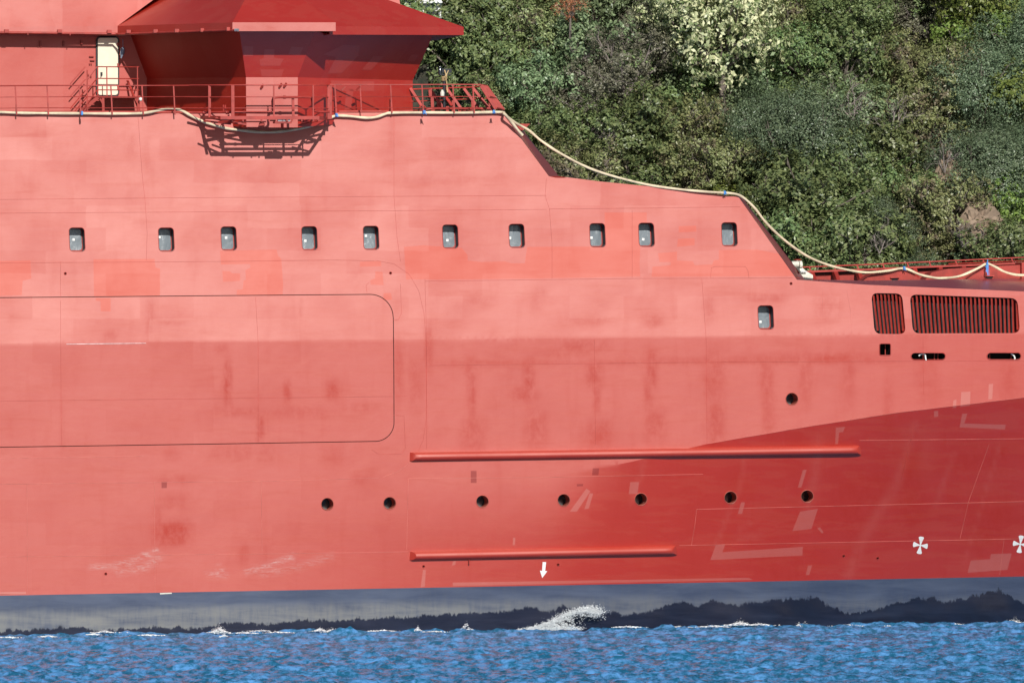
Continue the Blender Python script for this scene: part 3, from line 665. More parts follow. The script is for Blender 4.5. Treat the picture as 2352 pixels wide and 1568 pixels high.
# small lugs, pad eyes and cleats on the walls
lg = MB()
for x, y, o_ in ((146, 100, -6.85), (187, 98, -6.85), (93, 100, -6.85)):
    lg.box(W(x, y, o_), T * .06, N * .1, Vector((0, 0, .18)))
for x, y in ((602, 198), (644, 196), (655, 195)): lg.bar(W(x + 3, y - 4, .72), W(x - 3, y + 5, .66), .05, .06)
for x, y in ((788, 203), (822, 203)): lg.bar(W(x + 5, y - 4, .05 if x > 800 else .3), W(x - 4, y + 5, .0 if x > 800 else .3), .05, .06)
for x, y in ((210, 130), (212, 139)): lg.box(W(x, y, -6.84), T * .17, N * .06, Vector((0, 0, .03)))
for x, y in ((206, 147), (210, 147), (88, 106), (94, 106), (203, 172), (209, 176)): lg.box(W(x, y, -6.84), T * .04, N * .05, Vector((0, 0, .05)))
lg.build('cleat', M['deep'], ship)

# pipe under the eave with clips
pp = MB(); path = [W(-600, 80, -6.1), W(0, 75, -6.1), W(265, 78.5, -6.1), W(275, 79, -5.9), W(400, 74.5, -1.9), W(520, 70, 1.9), W(540, 69.5, 2.5)]
pp.tube(path, .045, 8)
for x, y, o_ in ((15, 72, -6.1), (137, 72, -6.1), (251, 73, -6.1), (295, 73, -5.2), (357, 72, -3.2), (406, 71, -1.6), (465, 69.5, .2), (525, 67, 2.1)): pp.box(W(x, y, o_ + .05), T * .16, N * .12, Vector((0, 0, .12)))
for x, y in ((64, 79), (161, 80)): pp.box(W(x, y, -6.05), T * .03, N * .03, Vector((0, 0, .06)))
pp.build('eave_pipe', M['rail'], ship, smooth=50)
ed = MB(); ed.tube([W(540, 69.5, 2.5), W(547, 69.5, 2.6)], .055, 8); ed.build('hose_coupling', M['steel'], ship)

# cream door with frame and handle
dr = MB(); ring = rrect(247, 153, 46, 131, 6); dr.slab([W(x, y, -6.86) for x, y in ring], N * .07); door = dr.build('door', M['cream'], ship)
ring = rrect(247, 153, 50, 136, 8); fr = MB(); rp = [W(x, y, -6.86) for x, y in ring]; fr.tube(rp + [rp[0]], .03, 6, caps=False); fr.build('door_frame', M['black'], door)
hd = MB(); hd.box(W(233, 170, -6.76), T * .07, N * .05, Vector((0, 0, .12))); hd.bar(W(233, 170, -6.73), W(232, 177, -6.73), .03, .03); hd.build('handle', M['black'], door)
hg = MB()
for y in (102, 150, 202): hg.box(W(271, y, -6.78), T * .06, N * .08, Vector((0, 0, .12)))
hg.build('hinge', M['deep'], door)

# landing and steps at the door
def P1(x, y, o_): return W(x / 3.723, y / 3.723, o_)
ld = MB(); ld.slab([P1(840, 822, -5.7), P1(1200, 826, -5.7), P1(1200, 838, -5.7), P1(840, 836, -5.7)], -N * 1.1)
for x in (880, 1180):
    ld.bar(P1(x, 838, -5.75), P1(x + 4, 975, -5.75), .09, .06); ld.bar(P1(x - 25, 845, -5.75), P1(x, 890, -5.75), .06, .05)
    ld.bar(P1(x + 6, 838, -6.7), P1(x + 8, 975, -6.7), .07, .05)
ld.bar(P1(1190, 940, -5.75), P1(1090, 690, -6.7), .07, .05)
ld.build('landing', M['deep'], ship)
stp = MB()
for o_ in (-5.75, -6.5): stp.bar(P1(840, 832, o_), P1(650, 985, o_), .12, .05, side=Vector((0, 0, 1)))
for t in (.2, .42, .64, .86): c = P1(840 - 190 * t, 832 + 153 * t, -6.12); stp.box(c, T * .24, N * .8, Vector((0, 0, .035)))
stp.build('stairs', M['deep'], ship)
hr = MB()
for y in (572, 672, 770): hr.tube([P1(832, y, -5.7), P1(1190, y + 3, -5.7)], .02, 6)
for x in (835, 913, 1175): hr.tube([P1(x, 572, -5.7), P1(x + 2, 826, -5.7)], .022, 6)
for (x0, y0, x1, y1, o_) in ((830, 572, 745, 685, -5.7), (830, 672, 752, 765, -5.7), (830, 772, 705, 950, -5.7), (730, 572, 598, 722, -6.6), (730, 680, 598, 830, -6.6), (730, 775, 600, 930, -6.6), (745, 830, 620, 975, -6.6), (745, 600, 747, 985, -5.7)):
    hr.tube([P1(x0, y0, o_), P1(x1, y1, o_)], .022, 6)
hr.tube([P1(1180, 572, -5.7), P1(1180, 572, -6.8)], .02, 6); hr.tube([P1(1180, 672, -5.7), P1(1180, 672, -6.8)], .02, 6)
hr.build('handrail', M['rail'], ship, smooth=60)
# life ring hook, floodlight on its cable
fl = MB(); fl.tube([P1(1050, 335, -6.5), P1(1052, 410, -6.45)], .012, 5); fl.tube([P1(1052, 405, -6.45), P1(1050, 420, -6.45), P1(1046, 455, -6.45), P1(1040, 480, -6.45), P1(1036, 500, -6.45)], [.03, .075, .085, .04, .02], 8)
tag(fl.build('hanging_lamp', plain('bluish_plastic', (.22, .27, .36), .3, .2), smooth=60), 'small grey-blue lamp hanging on a cable beside the cream door', 'lamp')
bl = MB()
c = P1(1203, 850, -5.55); bl.tube([c + Vector((0, 0, -.07)), c + Vector((0, 0, -.05)), c, c + Vector((0, 0, .05)), c + Vector((0, 0, .07))], [.01, .055, .075, .055, .01], 10)
tag(bl.build('float_ball', M['white'], smooth=60), 'small white ball hanging at the foot of the door landing', 'ball')

# ------------------------------------------------------------------ bulwark railing
def rail_run(name, xs, tops, base, o_, r=.022, rails=3, posts=True, pr=.024, lean=3):
    rb = MB(); pb = [None] * len(tops)
    return rb
ra = MB()
for y in (197, 223, 248.5):
    ra.tube([W(x, y - x * .0008 + (1.4 if x < 0 else 0) + rnd.uniform(-.3, .3), -.15) for x in (-600, -300, -60, 36, 109, 183, 256, 327, 400, 481)], .021 if y < 200 else .015, 6)
ra.build('railing', M['rail'], ship, smooth=60)
for x in (-560, -470, -380, -290, -200, -110, -37, 35, 108, 182, 254.5, 326, 398.5):
    q = MB(); q.bar(W(x, 197, -.15), W(x + 3.5, 264, -.15), .045, .02); q.bar(W(x + 1.5, 225, -.3), W(x + 2, 264, -.45), .03, .03) if int(x) in (35, 182) else None
    q.build('rail_post', M['rail'], ship)
ra = MB()
for y in (194.5, 222.3, 248): ra.tube([W(x, y + rnd.uniform(-.3, .3), -.15) for x in (757, 830, 900, 972, 1041, 1086, 1104)] + ([W(1150, y + 10 if y > 240 else y + 8, -1.6)] if y > 400 else []), .021 if y < 200 else .015, 6)
ra.build('railing', M['rail'], ship, smooth=60)
for x in (769, 827, 897, 969, 1040, 1086):
    q = MB(); q.bar(W(x, 195, -.15), W(x + 3.5, 260, -.15), .045, .02)
    if x in (769, 897): q.bar(W(x - 1, 228, -.45), W(x - 1, 262, -.5), .04, .04)
    q.build('rail_post', M['rail'], ship)
# forward end: sloping fence, inner rail and slanted stays
def P2(x, y, o_): return W((1600 + x / 4.704) / 1.741, (300 + y / 4.704) / 1.741, o_)
fe = MB()
for i in range(6):
    t = i / 5; fe.bar(P2(1505 + 120 * t, 190 + 22 * t, -.3 - 2.0 * t), P2(1800 + 150 * t, 640 + 22 * t, -.3 - 2.0 * t), .10, .03)
for (xa, ya, xb, yb) in ((1505, 182, 1630, 208), (1680, 408, 1800, 440), (1810, 622, 1940, 650)): fe.bar(P2(xa, ya, -.25), P2(xb, yb, -2.3), .05, .05)
fe.build('end_fence', M['rail'], ship)
ir = MB()
ir.tube([P2(-200, 285, -2.6), P2(235, 270, -2.6), P2(1000, 242, -2.6), P2(1400, 230, -2.6), P2(1520, 205, -2.3)], .026, 6)
ir.tube([P2(-200, 520, -2.6), P2(235, 500, -2.6), P2(1000, 465, -2.6), P2(1700, 440, -2.6)], .022, 6)
ir.tube([P2(-200, 690, -1.0), P2(160, 672, -1.0), P2(430, 672, -1.0), P2(470, 668, -1.0), P2(560, 640, -1.0), P2(620, 632, -1.0), P2(1790, 632, -1.0)], .042, 8)
ir.build('inner_rail', M['rail'], ship, smooth=50)
for (x0, y0, x1, y1) in ((190, 250, 400, 580), (570, 275, 820, 640), (880, 260, 1150, 640), (1200, 260, 1480, 640), (1370, 250, 1660, 620), (860, 420, 975, 580)):
    q = MB(); q.bar(P2(x0, y0, -2.5), P2(x1, y1, -2.2), .10, .04); q.build('slanted_stay', M['rail'], ship)
for (x0, y0, x1, y1) in ((600, 400, 612, 720), (560, 275, 570, 420), (720, 500, 726, 720), (1365, 480, 1370, 720), (1690, 440, 1695, 720), (888, 590, 890, 720), (1000, 480, 1000, 720), (1120, 600, 1122, 720), (660, 650, 662, 720)):
    q = MB(); q.bar(P2(x0, y0, -2.3), P2(x1, y1, -2.3), .11, .04); q.build('inner_post', M['rail'], ship)
q = MB(); q.tube([P2(360 + 60 - 60 * math.cos(R(a)), 640 - 62 * math.sin(R(a)), -.9) for a in range(0, 181, 20)], .026, 6); q.build('hoop', M['rail'], ship, smooth=60)
q = MB()
for x in (1180, 1290, 1500, 1590): q.tube([P2(x, 720, -1.4), P2(x, 672, -1.4), P2(x + 90, 668, -1.4)], .02, 6)
q.build('grab_bar', M['rail'], ship, smooth=60)

# deck-edge pipe along the left bulwark
q = MB(); q.tube([W(x, y, -.7) for x, y in ((-600, 262), (0, 259), (240, 257.5), (350, 258), (470, 259))], .045, 8); q.build('deck_pipe', M['rail'], ship, smooth=50)
q = MB(); q.tube([W(x, y, -.6) for x, y in ((765, 257), (830, 256.5), (900, 257), (948, 255))], .05, 8)
for x in (827, 872, 897): q.tube([W(x - 3, 256.6, -.6), W(x + 3, 256.6, -.6)], .065, 8)
q.build('deck_pipe', M['rail'], ship, smooth=50)

# ------------------------------------------------------------------ platform hung outside the bay
def P3(x, y, o_): return W((760 + x / 3.92) / 1.741, (300 + y / 3.92) / 1.741, o_)
OUTO = 1.85
pf = MB()
pf.bar(P3(200, 672, .05), P3(420, 672, OUTO), .04, .10, side=Vector((0, 0, 1)))
pf.slab([P3(660, 655, OUTO), P3(1890, 655, OUTO), P3(1890, 690, OUTO), P3(660, 690, OUTO)], -N * .05)
pf.slab([P3(660, 655, OUTO - .3), P3(1890, 655, OUTO - .3), P3(1890, 690, OUTO - .3), P3(660, 690, OUTO - .3)], -N * .05)
HL, HR = P3(170, 665, .0), P3(2190, 690, .0); OL, OR = P3(480, 672, OUTO), P3(2020, 672, OUTO)
zup = Vector((0, 0, 1))
pf.bar(HL, OL, .12, .05, side=zup); pf.bar(HR, OR, .12, .05, side=zup); pf.bar(OL, OR, .12, .06, side=zup)
for t in (.12,):
    pf.bar(HL + (HR - HL) * t, OL + (OR - OL) * (t + .02), .10, .05, side=zup); pf.bar(HR + (HL - HR) * t, OR + (OL - OR) * (t + .02), .10, .05, side=zup)
pf.bar(HL + (OL - HL) * .55, A0 + Vector((0, 0, .35)), .10, .05, side=zup); pf.bar(HR + (OR - HR) * .55, B0 + Vector((0, 0, .35)), .10, .05, side=zup)
pf.bar(HL + (OL - HL) * .30, A0 + Vector((0, 0, .1)), .06, .05, side=zup); pf.bar(HR + (OR - HR) * .30, B0 + Vector((0, 0, .1)), .06, .05, side=zup)
pf.build('platform_frame', M['rail'], ship)
gr = MB()
c1, c2, c3, c4 = HL + (OL - HL) * .62 + T * .9, HR + (OR - HR) * .62 - T * .9, OR - T * 1.0 , OL + T * 1.0
gr.slab([HL + (OL - HL) * .62 + T * .25, HR + (OR - HR) * .62 - T * .25, HR + (OR - HR) * .80 - T * .2, HL + (OL - HL) * .80 + T * .2], (0, 0, -.03))
def brace(*a, **k): q_ = MB(); q_.bar(*a, **k); q_.build('platform_brace', M['deep'], ship)
for (x0, y0, x1, y1) in ((215, 720, 640, 770), (440, 740, 720, 700), (1700, 780, 2000, 720), (560, 735, 740, 760)): brace(P3(x0, y0, 1.0), P3(x1, y1, 1.5), .05, .05)
for (xa, xb, y) in ((760, 1190, 735), (1230, 1340, 715), (1690, 1780, 712), (500, 620, 705)): brace(P3(xa, y, 1.7), P3(xb, y, 1.7), .05, .05, side=zup)
for x in (830, 1120, 1240, 1520, 1600, 1750, 1930): brace(P3(x, 690, OUTO), P3(x, 730, OUTO), .05, .05)
ff = MB()
for (xa, xb) in ((1370, 1440), (1450, 1480), (1490, 1560)): ff.box((P3(xa, 707, 1.72) + P3(xb, 707, 1.72)) / 2, P3(xb, 707, 1.72) - P3(xa, 707, 1.72), N * .18, zup * .13)
ff.build('floodlight', M['steel'], ship)
ub = MB(); ub.box(P3(1445, 745, 1.65), T * .6, N * .35, zup * .07); ub.bar(P3(1445, 745, 1.65), P3(1445, 812, .95), .10, .06); ub.build('lamp_bracket', M['deep'], ship)
ds = MB(); ds.tube([P3(1128, 775, .6), P3(1122, 775, .95)], .10, 12); ds.tube([P3(1122, 775, .96), P3(1122, 775, .97)], .07, 12, 0); ds.build('drain_pipe', M['deep'], ship, smooth=40)
# platform rails
pr_ = MB()
tops = [(P3(-10, y, -.15), P3(300, y, .9), P3(680, y - 2, OUTO), P3(1310, y - 3, OUTO), P3(1925, y - 3, OUTO), P3(2190, y, .5)) for y in (162, 347, 524)]
for i, q in enumerate(tops): pr_.tube(list(q), .024 if i == 0 else .017, 6)
pr_.build('platform_railing', M['rail'], ship, smooth=60)
for x, o_, wd, yb in ((304, .9, .09, 685), (668, OUTO, .11, 690), (1312, OUTO, .05, 690), (1928, OUTO, .05, 690), (2170, .6, .09, 690), (2205, .35, .07, 690)):
    q = MB(); q.bar(P3(x, 165, o_), P3(x + 3, yb, o_), wd, .04); q.build('platform_post', M['rail'], ship)
q = MB(); q.tube(smoothpath([P3(700, 585, 1.55), P3(1100, 590, 1.55), P3(1210, 588, 1.55), P3(1265, 570, 1.55), P3(1295, 530, 1.55), P3(1290, 430, 1.55), P3(1300, 385, 1.55), P3(1340, 355, 1.55), P3(1600, 350, 1.55), P3(1860, 350, 1.55), P3(1905, 370, 1.55), P3(1918, 430, 1.55), P3(1925, 530, 1.55), P3(1950, 560, 1.55), P3(2000, 577, 1.5), P3(2100, 580, 1.4), P3(2180, 577, 1.3)], 4), .043, 8)
for x in (845, 1480, 2080): q.tube([P3(x - 20, 588 if x < 900 else (350 if x < 2000 else 579), 1.55 if x < 2000 else 1.35), P3(x + 20, 588 if x < 900 else (350 if x < 2000 else 579), 1.55 if x < 2000 else 1.35)], .058, 8)
q.build('bent_pipe', M['rail'], ship, smooth=50)
q = MB(); q.tube([P3(0, 590, .2), P3(200, 590, .4), P3(380, 588, .8), P3(560, 586, 1.2), P3(700, 585, 1.55)], .045, 8)
for x, o_ in ((225, .45), (585, 1.25)): q.tube([P3(x - 25, 589, o_), P3(x + 25, 588, o_)], .065, 8)
q.build('platform_pipe', M['rail'], ship, smooth=50)
q = MB(); q.bar(P3(1612, 365, 1.7), P3(1620, 690, 1.7), .09, .04); q.build('ladder_post', M['rail'], ship)
q = MB()
for x in (522, 552): q.tube([P3(x, 470, .9), P3(x + 2, 570, .9)], .025, 6)
q.build('bollard_pin', M['rail'], ship)
q = MB(); q.slab([P3(350, 645, .8), P3(590, 645, .8), P3(590, 672, .8), P3(350, 672, .8)], -N * .4); q.bar(P3(605, 625, .9), P3(600, 700, .9), .06, .04); q.build('side_step', M['rail'], ship)

# ------------------------------------------------------------------ lamp pole beside the bridge
pole = empty('lamp_pole', W(1020, 262, -1.2)); tag(pole, 'black pole with a dark lamp head, lashed upright behind the forward railing', 'lamp pole')
q = MB(); q.tube([W(1020.5, 265, -1.2), W(1020, 168, -1.2)], .058, 10); q.build('pole', M['black'], pole, smooth=60)
q = MB(); q.box(W(1025, 163, -1.2), T * .34, N * .2, zup * .15); q.box(W(1022, 172, -1.2), T * .42, N * .22, zup * .04); q.build('lamp_head', M['black'], pole)
q = MB(); q.tube([W(1011, 171, -1.2), W(1011, 158, -1.2), W(1011, 156, -1.2), W(1011, 153, -1.2)], [.07, .07, .05, .04], 10); q.build('lens', M['glass'], pole, smooth=60)
q = MB(); c = W(1016, 213, -1.1); q.tube([c - zup * .12, c, c + zup * .1], [.07, .08, .03], 8); q.build('float_switch', M['offwhite'], pole, smooth=60)
q = MB()
for k in range(4):
    c = W(1020, 177 + 2.6 * k, -1.2); q.tube([c + T * .085 * math.cos(R(a)) + N * .085 * math.sin(R(a)) for a in range(0, 361, 30)], .02, 5)
q.tube(smoothpath([W(1021, 161, -1.07), W(1024, 172, -1.05), W(1022, 178, -1.05), W(1026, 190, -1.08), W(1027, 205, -1.05), W(1028, 212, -1.05)]), .022, 5); q.tube(smoothpath([W(1030, 162, -1.07), W(1026, 172, -1.05), W(1026, 180, -1.05), W(1024, 186, -1.05)]), .018, 5)
tag(q.build('lashing_rope', M['rope'], smooth=60), 'tan rope wound round the black pole under its lamp head', 'rope')

# ------------------------------------------------------------------ foredeck: far bulwark, rail, fairleads, valve housing
def P4(x, y, o_): return W((3000 + x / 2.146) / 1.741, (950 + y / 2.146) / 1.741, o_)
bw = MB()
top = [(-200, 330), (500, 292), (1000, 274), (1400, 255), (2352, 218), (3600, 170)]; bot = 400
tp_ = [P4(x, y, -7) for x, y in top]; bt_ = [P4(x, bot + 10, -7) for x, y in top]
for i in range(len(top) - 1): bw.poly([bt_[i], bt_[i + 1], tp_[i + 1], tp_[i]])
cap = MB()
for i in range(len(top) - 1): cap.bar(tp_[i] + N * .08, tp_[i + 1] + N * .08, .07, .36, side=zup)
bw.build('far_bulwark', M['deep'], ship); cap.build('bulwark_cap', M['rail'], ship)
for x in (540, 740, 940, 1150, 1420, 1640, 1840, 2060, 2300):
    yt = interp(top, x); q = MB(); q.slab([P4(x - 22, yt + 8, -6.6), P4(x + 10, yt + 8, -6.6), P4(x + 34, 362, -6.0), P4(x + 4, 362, -6.0)], -N * .35); q.build('bulwark_stay', M['deep'], ship)
# thin dark strips along the tops of the boxes
for (xa, xb, ya, yb) in ((560, 720, 300, 310), (770, 930, 296, 304), (1380, 1620, 268, 258), (1650, 1830, 260, 250), (1855, 2050, 252, 242), (2090, 2300, 238, 230)):
    q = MB(); q.slab([P4(xa, ya + 2, -6.9), P4(xb, interp(top, xb) + 14, -6.9), P4(xb, interp(top, xb) + 26, -6.9), P4(xa, ya + 16, -6.9)], -N * .05); q.build('dark_strip', M['dark'], ship)
fr_ = MB(); fr_.tube([P4(x, y, -7) for x, y in ((380, 262), (470, 253), (1100, 228), (1700, 200), (2352, 170), (3600, 120))], .026, 6)
fr_.tube([P4(x, y, -7) for x, y in ((1700, 225), (2352, 198), (3600, 150))], .022, 6)
fr_.build('foredeck_rail', M['rail'], ship, smooth=60)
for x in (505, 715, 915, 1135, 1345, 1535, 1760, 1995, 2240, 2420, 2640):
    yt = interp([(470, 253), (1100, 228), (1700, 200), (2352, 170), (3600, 120)], x); q = MB(); q.bar(P4(x, yt, -7), P4(x + 16, yt + 36, -7), .045, .03); q.build('foredeck_post', M['rail'], ship)
# raised fairlead casings on the near edge
def casing(pts, hole, o_=-2.2):
    q = MB(); q.slab([P4(x, y, o_) for x, y in pts], -N * .8); c_ = q.build('fairlead', M['deep'], ship)
    hx, hy, hw, hh = hole; q = MB(); q.slab([P4(x, y, o_ + .012) for x, y in [(hx, hy), (hx + hw, hy - 3), (hx + hw - 12, hy + hh), (hx + 10, hy + hh)]], -N * .02); q.build('roller_slot', M['dark'], c_)
    q = MB(); q.bar(P4(hx - 6, hy - 2, o_ + .05), P4(hx + hw + 4, hy - 4, o_ + .05), .03, .08, side=zup); q.build('lip', M['rail'], c_)
casing([(950, 385), (1050, 310), (1350, 282), (1500, 385)], (1208, 346, 68, 22))
casing([(1480, 385), (1560, 300), (1700, 268), (2352, 232), (2352, 385)], (1640, 340, 60, 14), -2.9)
casing([(1830, 380), (2030, 232), (2110, 380)], (2018, 332, 70, 20), -2.4)
casing([(2330, 385), (2330, 215), (2800, 200), (2800, 385)], (2500, 330, 60, 14), -2.7)
q = MB(); q.tube([P4(1085 + 38 - 38 * math.cos(R(a)), 285 - 20 * math.sin(R(a)), -2.3) for a in range(0, 181, 30)], .02, 5); q.build('grab_hoop', M['rail'], ship)
vh = empty('valve_housing', W(1855, 642, -2.0)); tag(vh, 'off-white valve housing with small handwheel on the foredeck by the sloping bulwark', 'valve')
q = MB(); q.slab([P4(350, 210, -2.6), P4(440, 205, -2.6), P4(438, 250, -2.6), P4(478, 285, -2.6), P4(538, 322, -2.6), P4(538, 362, -2.6), P4(400, 362, -2.6)], -N * .8); q.build('casing', M['offwhite'], vh)
q = MB(); q.slab([P4(425, 286, -2.55), P4(478, 286, -2.55), P4(480, 296, -2.55), P4(430, 298, -2.55)], N * .08); q.build('ledge', M['steel'], vh)
q = MB(); q.tube([P4(355, 230, -2.4), P4(435, 226, -2.4)], .12, 10); q.tube([P4(405, 225, -2.4), P4(405, 195, -2.4)], .04, 8); q.tube([P4(420, 232, -2.3), P4(441, 231, -2.3)], .14, 10); q.build('valve_body', M['offwhite'], vh, smooth=50)
c = P4(406, 190, -2.4); q = MB(); q.tube([c + T * .13 * math.cos(R(a)) + N * .13 * math.sin(R(a)) for a in range(0, 361, 30)], .018, 5); q.box(c, T * .24, N * .03, zup * .03); q.build('handwheel', M['deep'], vh)

# ------------------------------------------------------------------ hoses strung along the ship, with their blue ties
H1 = [(-600, 255), (-60, 257), (0, 258), (50, 260), (107, 260.5), (188, 261), (260, 261.5), (326, 260.5), (363, 254), (384, 250), (403, 250.5), (419, 255), (443, 268.6), (470, 280.7), (510, 292.8), (540, 298), (597, 303.7), (638, 303), (678, 297.6), (718, 288), (745, 278), (758.6, 271), (772, 266.5), (799, 267), (839, 271), (863, 269.4), (885, 262), (901, 259.7), (973.5, 259), (1060, 259.5), (1148, 258), (1158, 261.5), (1172, 277), (1187, 296), (1200, 311)]
def hose_o(x): return .10 if x < 440 else (.12 if x < 760 else .10)
q = MB(); q.tube(smoothpath([W(x, y, float(HO(x, max(y, 262))) + .13 if x < 1150 else .05 - (x - 1150) / 50 * .3) for x, y in H1], 5), [.05 + .005 * math.sin(i * .9) for i in range((len(H1) - 1) * 5 + 1)], 10)
tag(q.build('hose', M['hose'], smooth=60), 'cream canvas hose slung along the upper bulwark and sagging under the bridge platform', 'hose')
H2 = [(1150, 259), (1160, 264), (1180, 280), (1215, 300), (1245, 325), (1295, 357), (1370, 393), (1480, 423), (1560, 435), (1620, 440.5), (1660, 443), (1690, 446), (1710, 456), (1735, 480), (1760, 512), (1800, 550), (1850, 586), (1900, 608), (1950, 620.6), (1991, 626), (2040, 622), (2076, 616.6), (2111, 630), (2140, 637), (2165, 639), (2205, 634), (2245, 616.6), (2266.5, 606), (2285, 612.6), (2312, 626), (2352, 632), (2420, 622), (2520, 600), (2800, 590)]
H2o = [(1150, -.3), (1215, -1.0), (1370, -.4), (1660, -.12), (1700, -.2), (1800, -.8), (1900, -1.6), (2000, -2.0), (2076, -2.1), (2165, -2.1), (2266, -2.2), (2800, -2.4)]
q = MB(); q.tube(smoothpath([W(x, y, float(interp(H2o, x)) + float(HO(x, y)) * 0) for x, y in H2], 5), [.046 + .004 * math.sin(i * .9) for i in range((len(H2) - 1) * 5 + 1)], 10)
tag(q.build('hose', M['hose'], smooth=60), 'cream canvas hose drooping from the upper bulwark down to the foredeck fairleads', 'hose')
TIES = [(188, 260, .08, 4, 'blue tie round the hose just right of the foot of the cream door\'s stairs'), (772, 265, .13, 4, 'blue tie on the hose at the right end of the bridge platform'),
        (973.5, 258, .13, 5, 'loose blue tie on the hose beside the forward wall of the bridge'), (1134, 257.5, .13, 3, 'small blue tie on the hose at the forward end of the railing'),
        (1664, 443, -.1, 4, 'blue tie on the drooping hose at the top of the lower slope'), (2076, 616, -2.05, 5, 'blue tie on the hose above the narrow louvre'), (2266.5, 607, -2.15, 22, 'frayed blue cord hanging from the hose peak above the wide louvre')]
for x, y, o_, tail, lab in TIES:
    q = MB(); c = W(x, y, o_)
    for k in range(3):
        cc = c + T * (k - 1) * .024; q.tube([cc + N * .066 * math.cos(R(a)) + zup * .066 * math.sin(R(a)) for a in range(0, 361, 30)], .010, 5)
    nt_ = 7 if tail > 10 else 3
    for k in range(nt_):
        s_ = rnd.uniform(-.06, .06); L_ = tail / 65 * rnd.uniform(.7, 1.2)
        q.tube([c + N * .08 + T * s_ * .5 + zup * .06, c + N * .09 + T * s_ * .9 - zup * L_ * .4, c + N * .08 + T * s_ * 1.3 - zup * L_], .012 if tail > 10 else .014, 4)
    if tail > 10:
        q.tube([c + zup * .16 + T * .03, c + N * .09, c - T * .05 - zup * .1], .02, 5)
    tag(q.build('cord_tie', M['cord']), lab, 'cord')

# ------------------------------------------------------------------ water
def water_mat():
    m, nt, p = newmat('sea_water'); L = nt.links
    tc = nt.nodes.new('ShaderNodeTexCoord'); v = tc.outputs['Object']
    f = noise(nt, v, 4.5, 6, .72, (.6, .12, 1), .4); c = mixc(nt, ramp(nt, f, .42, .60), (.014, .105, .20, 1), (.095, .27, .56, 1))  # teal and sky-blue streaks: sky reflection on ripples put into the body colour
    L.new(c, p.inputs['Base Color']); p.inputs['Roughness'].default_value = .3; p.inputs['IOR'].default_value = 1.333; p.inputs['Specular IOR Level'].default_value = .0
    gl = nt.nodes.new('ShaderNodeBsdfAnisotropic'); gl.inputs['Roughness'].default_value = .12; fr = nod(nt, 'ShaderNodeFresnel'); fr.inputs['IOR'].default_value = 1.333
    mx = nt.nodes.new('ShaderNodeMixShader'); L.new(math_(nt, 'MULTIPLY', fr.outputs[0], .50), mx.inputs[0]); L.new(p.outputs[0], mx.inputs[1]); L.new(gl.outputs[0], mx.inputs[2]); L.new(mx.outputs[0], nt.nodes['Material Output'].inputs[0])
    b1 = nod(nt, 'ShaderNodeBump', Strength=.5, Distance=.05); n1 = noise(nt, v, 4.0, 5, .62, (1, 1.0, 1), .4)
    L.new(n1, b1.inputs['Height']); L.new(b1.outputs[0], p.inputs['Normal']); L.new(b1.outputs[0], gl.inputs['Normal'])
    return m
def waves(X, Y):
    r_ = np.random.default_rng(5); h = np.zeros_like(X); dx_ = np.zeros_like(X); dy_ = np.zeros_like(X)
    main = R(262)
    for i in range(80):
        lam = .26 * (4.5 / .26) ** r_.random(); k = 2 * math.pi / lam; th = main + r_.normal(0, .6)
        a = .023 * lam * min(1, (.75 / lam) ** 1.15) * r_.uniform(.6, 1.2)
        ph = k * (X * math.cos(th) + Y * math.sin(th)) + r_.random() * 6.283
        mod = .75 + .45 * np.sin((X * math.cos(th + 1) + Y * math.sin(th + 1)) * .23 * k / 2 + r_.random() * 6)
        h += a * mod * np.cos(ph); dx_ -= a * .7 * mod * math.cos(th) * np.sin(ph); dy_ -= a * .7 * mod * math.sin(th) * np.sin(ph)
    return h, dx_, dy_
def axis(fine0, fine1, st, far0, far1):
    a = list(np.arange(fine0, fine1, st)); s = st; x = fine1
    while x < far1: a.append(x); s *= 1.35; x += s
    a.append(far1); s = st; x = fine0 - st
    while x > far0: a.insert(0, x); s *= 1.35; x -= s
    a.insert(0, far0); return np.array(a)
ax, ay = axis(-21, 21, .075, -2500, 2500), axis(247, 308, .11, -600, 404)
X, Y = np.meshgrid(ax, ay); H, DX, DY = waves(X, Y)
fade = np.clip(1 - np.maximum(np.maximum(np.abs(X) - 30, 0) / 60, np.maximum(np.maximum(235 - Y, Y - 325), 0) / 60), 0, 1)
VX = X + DX * fade; VY = Y + DY * fade; VZ = H * fade
me = bpy.data.meshes.new('water'); nv = X.size; me.vertices.add(nv); me.vertices.foreach_set('co', np.stack([VX, VY, VZ], -1).reshape(-1).astype(np.float32))
ny, nx = X.shape; ii = (np.arange(ny - 1)[:, None] * nx + np.arange(nx - 1)[None]).ravel()
fc = np.stack([ii, ii + 1, ii + nx + 1, ii + nx], 1); me.loops.add(fc.size); me.loops.foreach_set('vertex_index', fc.ravel().astype(np.int32))
me.polygons.add(len(fc)); me.polygons.foreach_set('loop_start', (np.arange(len(fc)) * 4).astype(np.int32)); me.polygons.foreach_set('use_smooth', np.ones(len(fc), bool))
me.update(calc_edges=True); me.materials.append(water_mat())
wo = bpy.data.objects.new('water', me); col.objects.link(wo); tag(wo, 'choppy blue water along the hull', 'water', kind='structure')

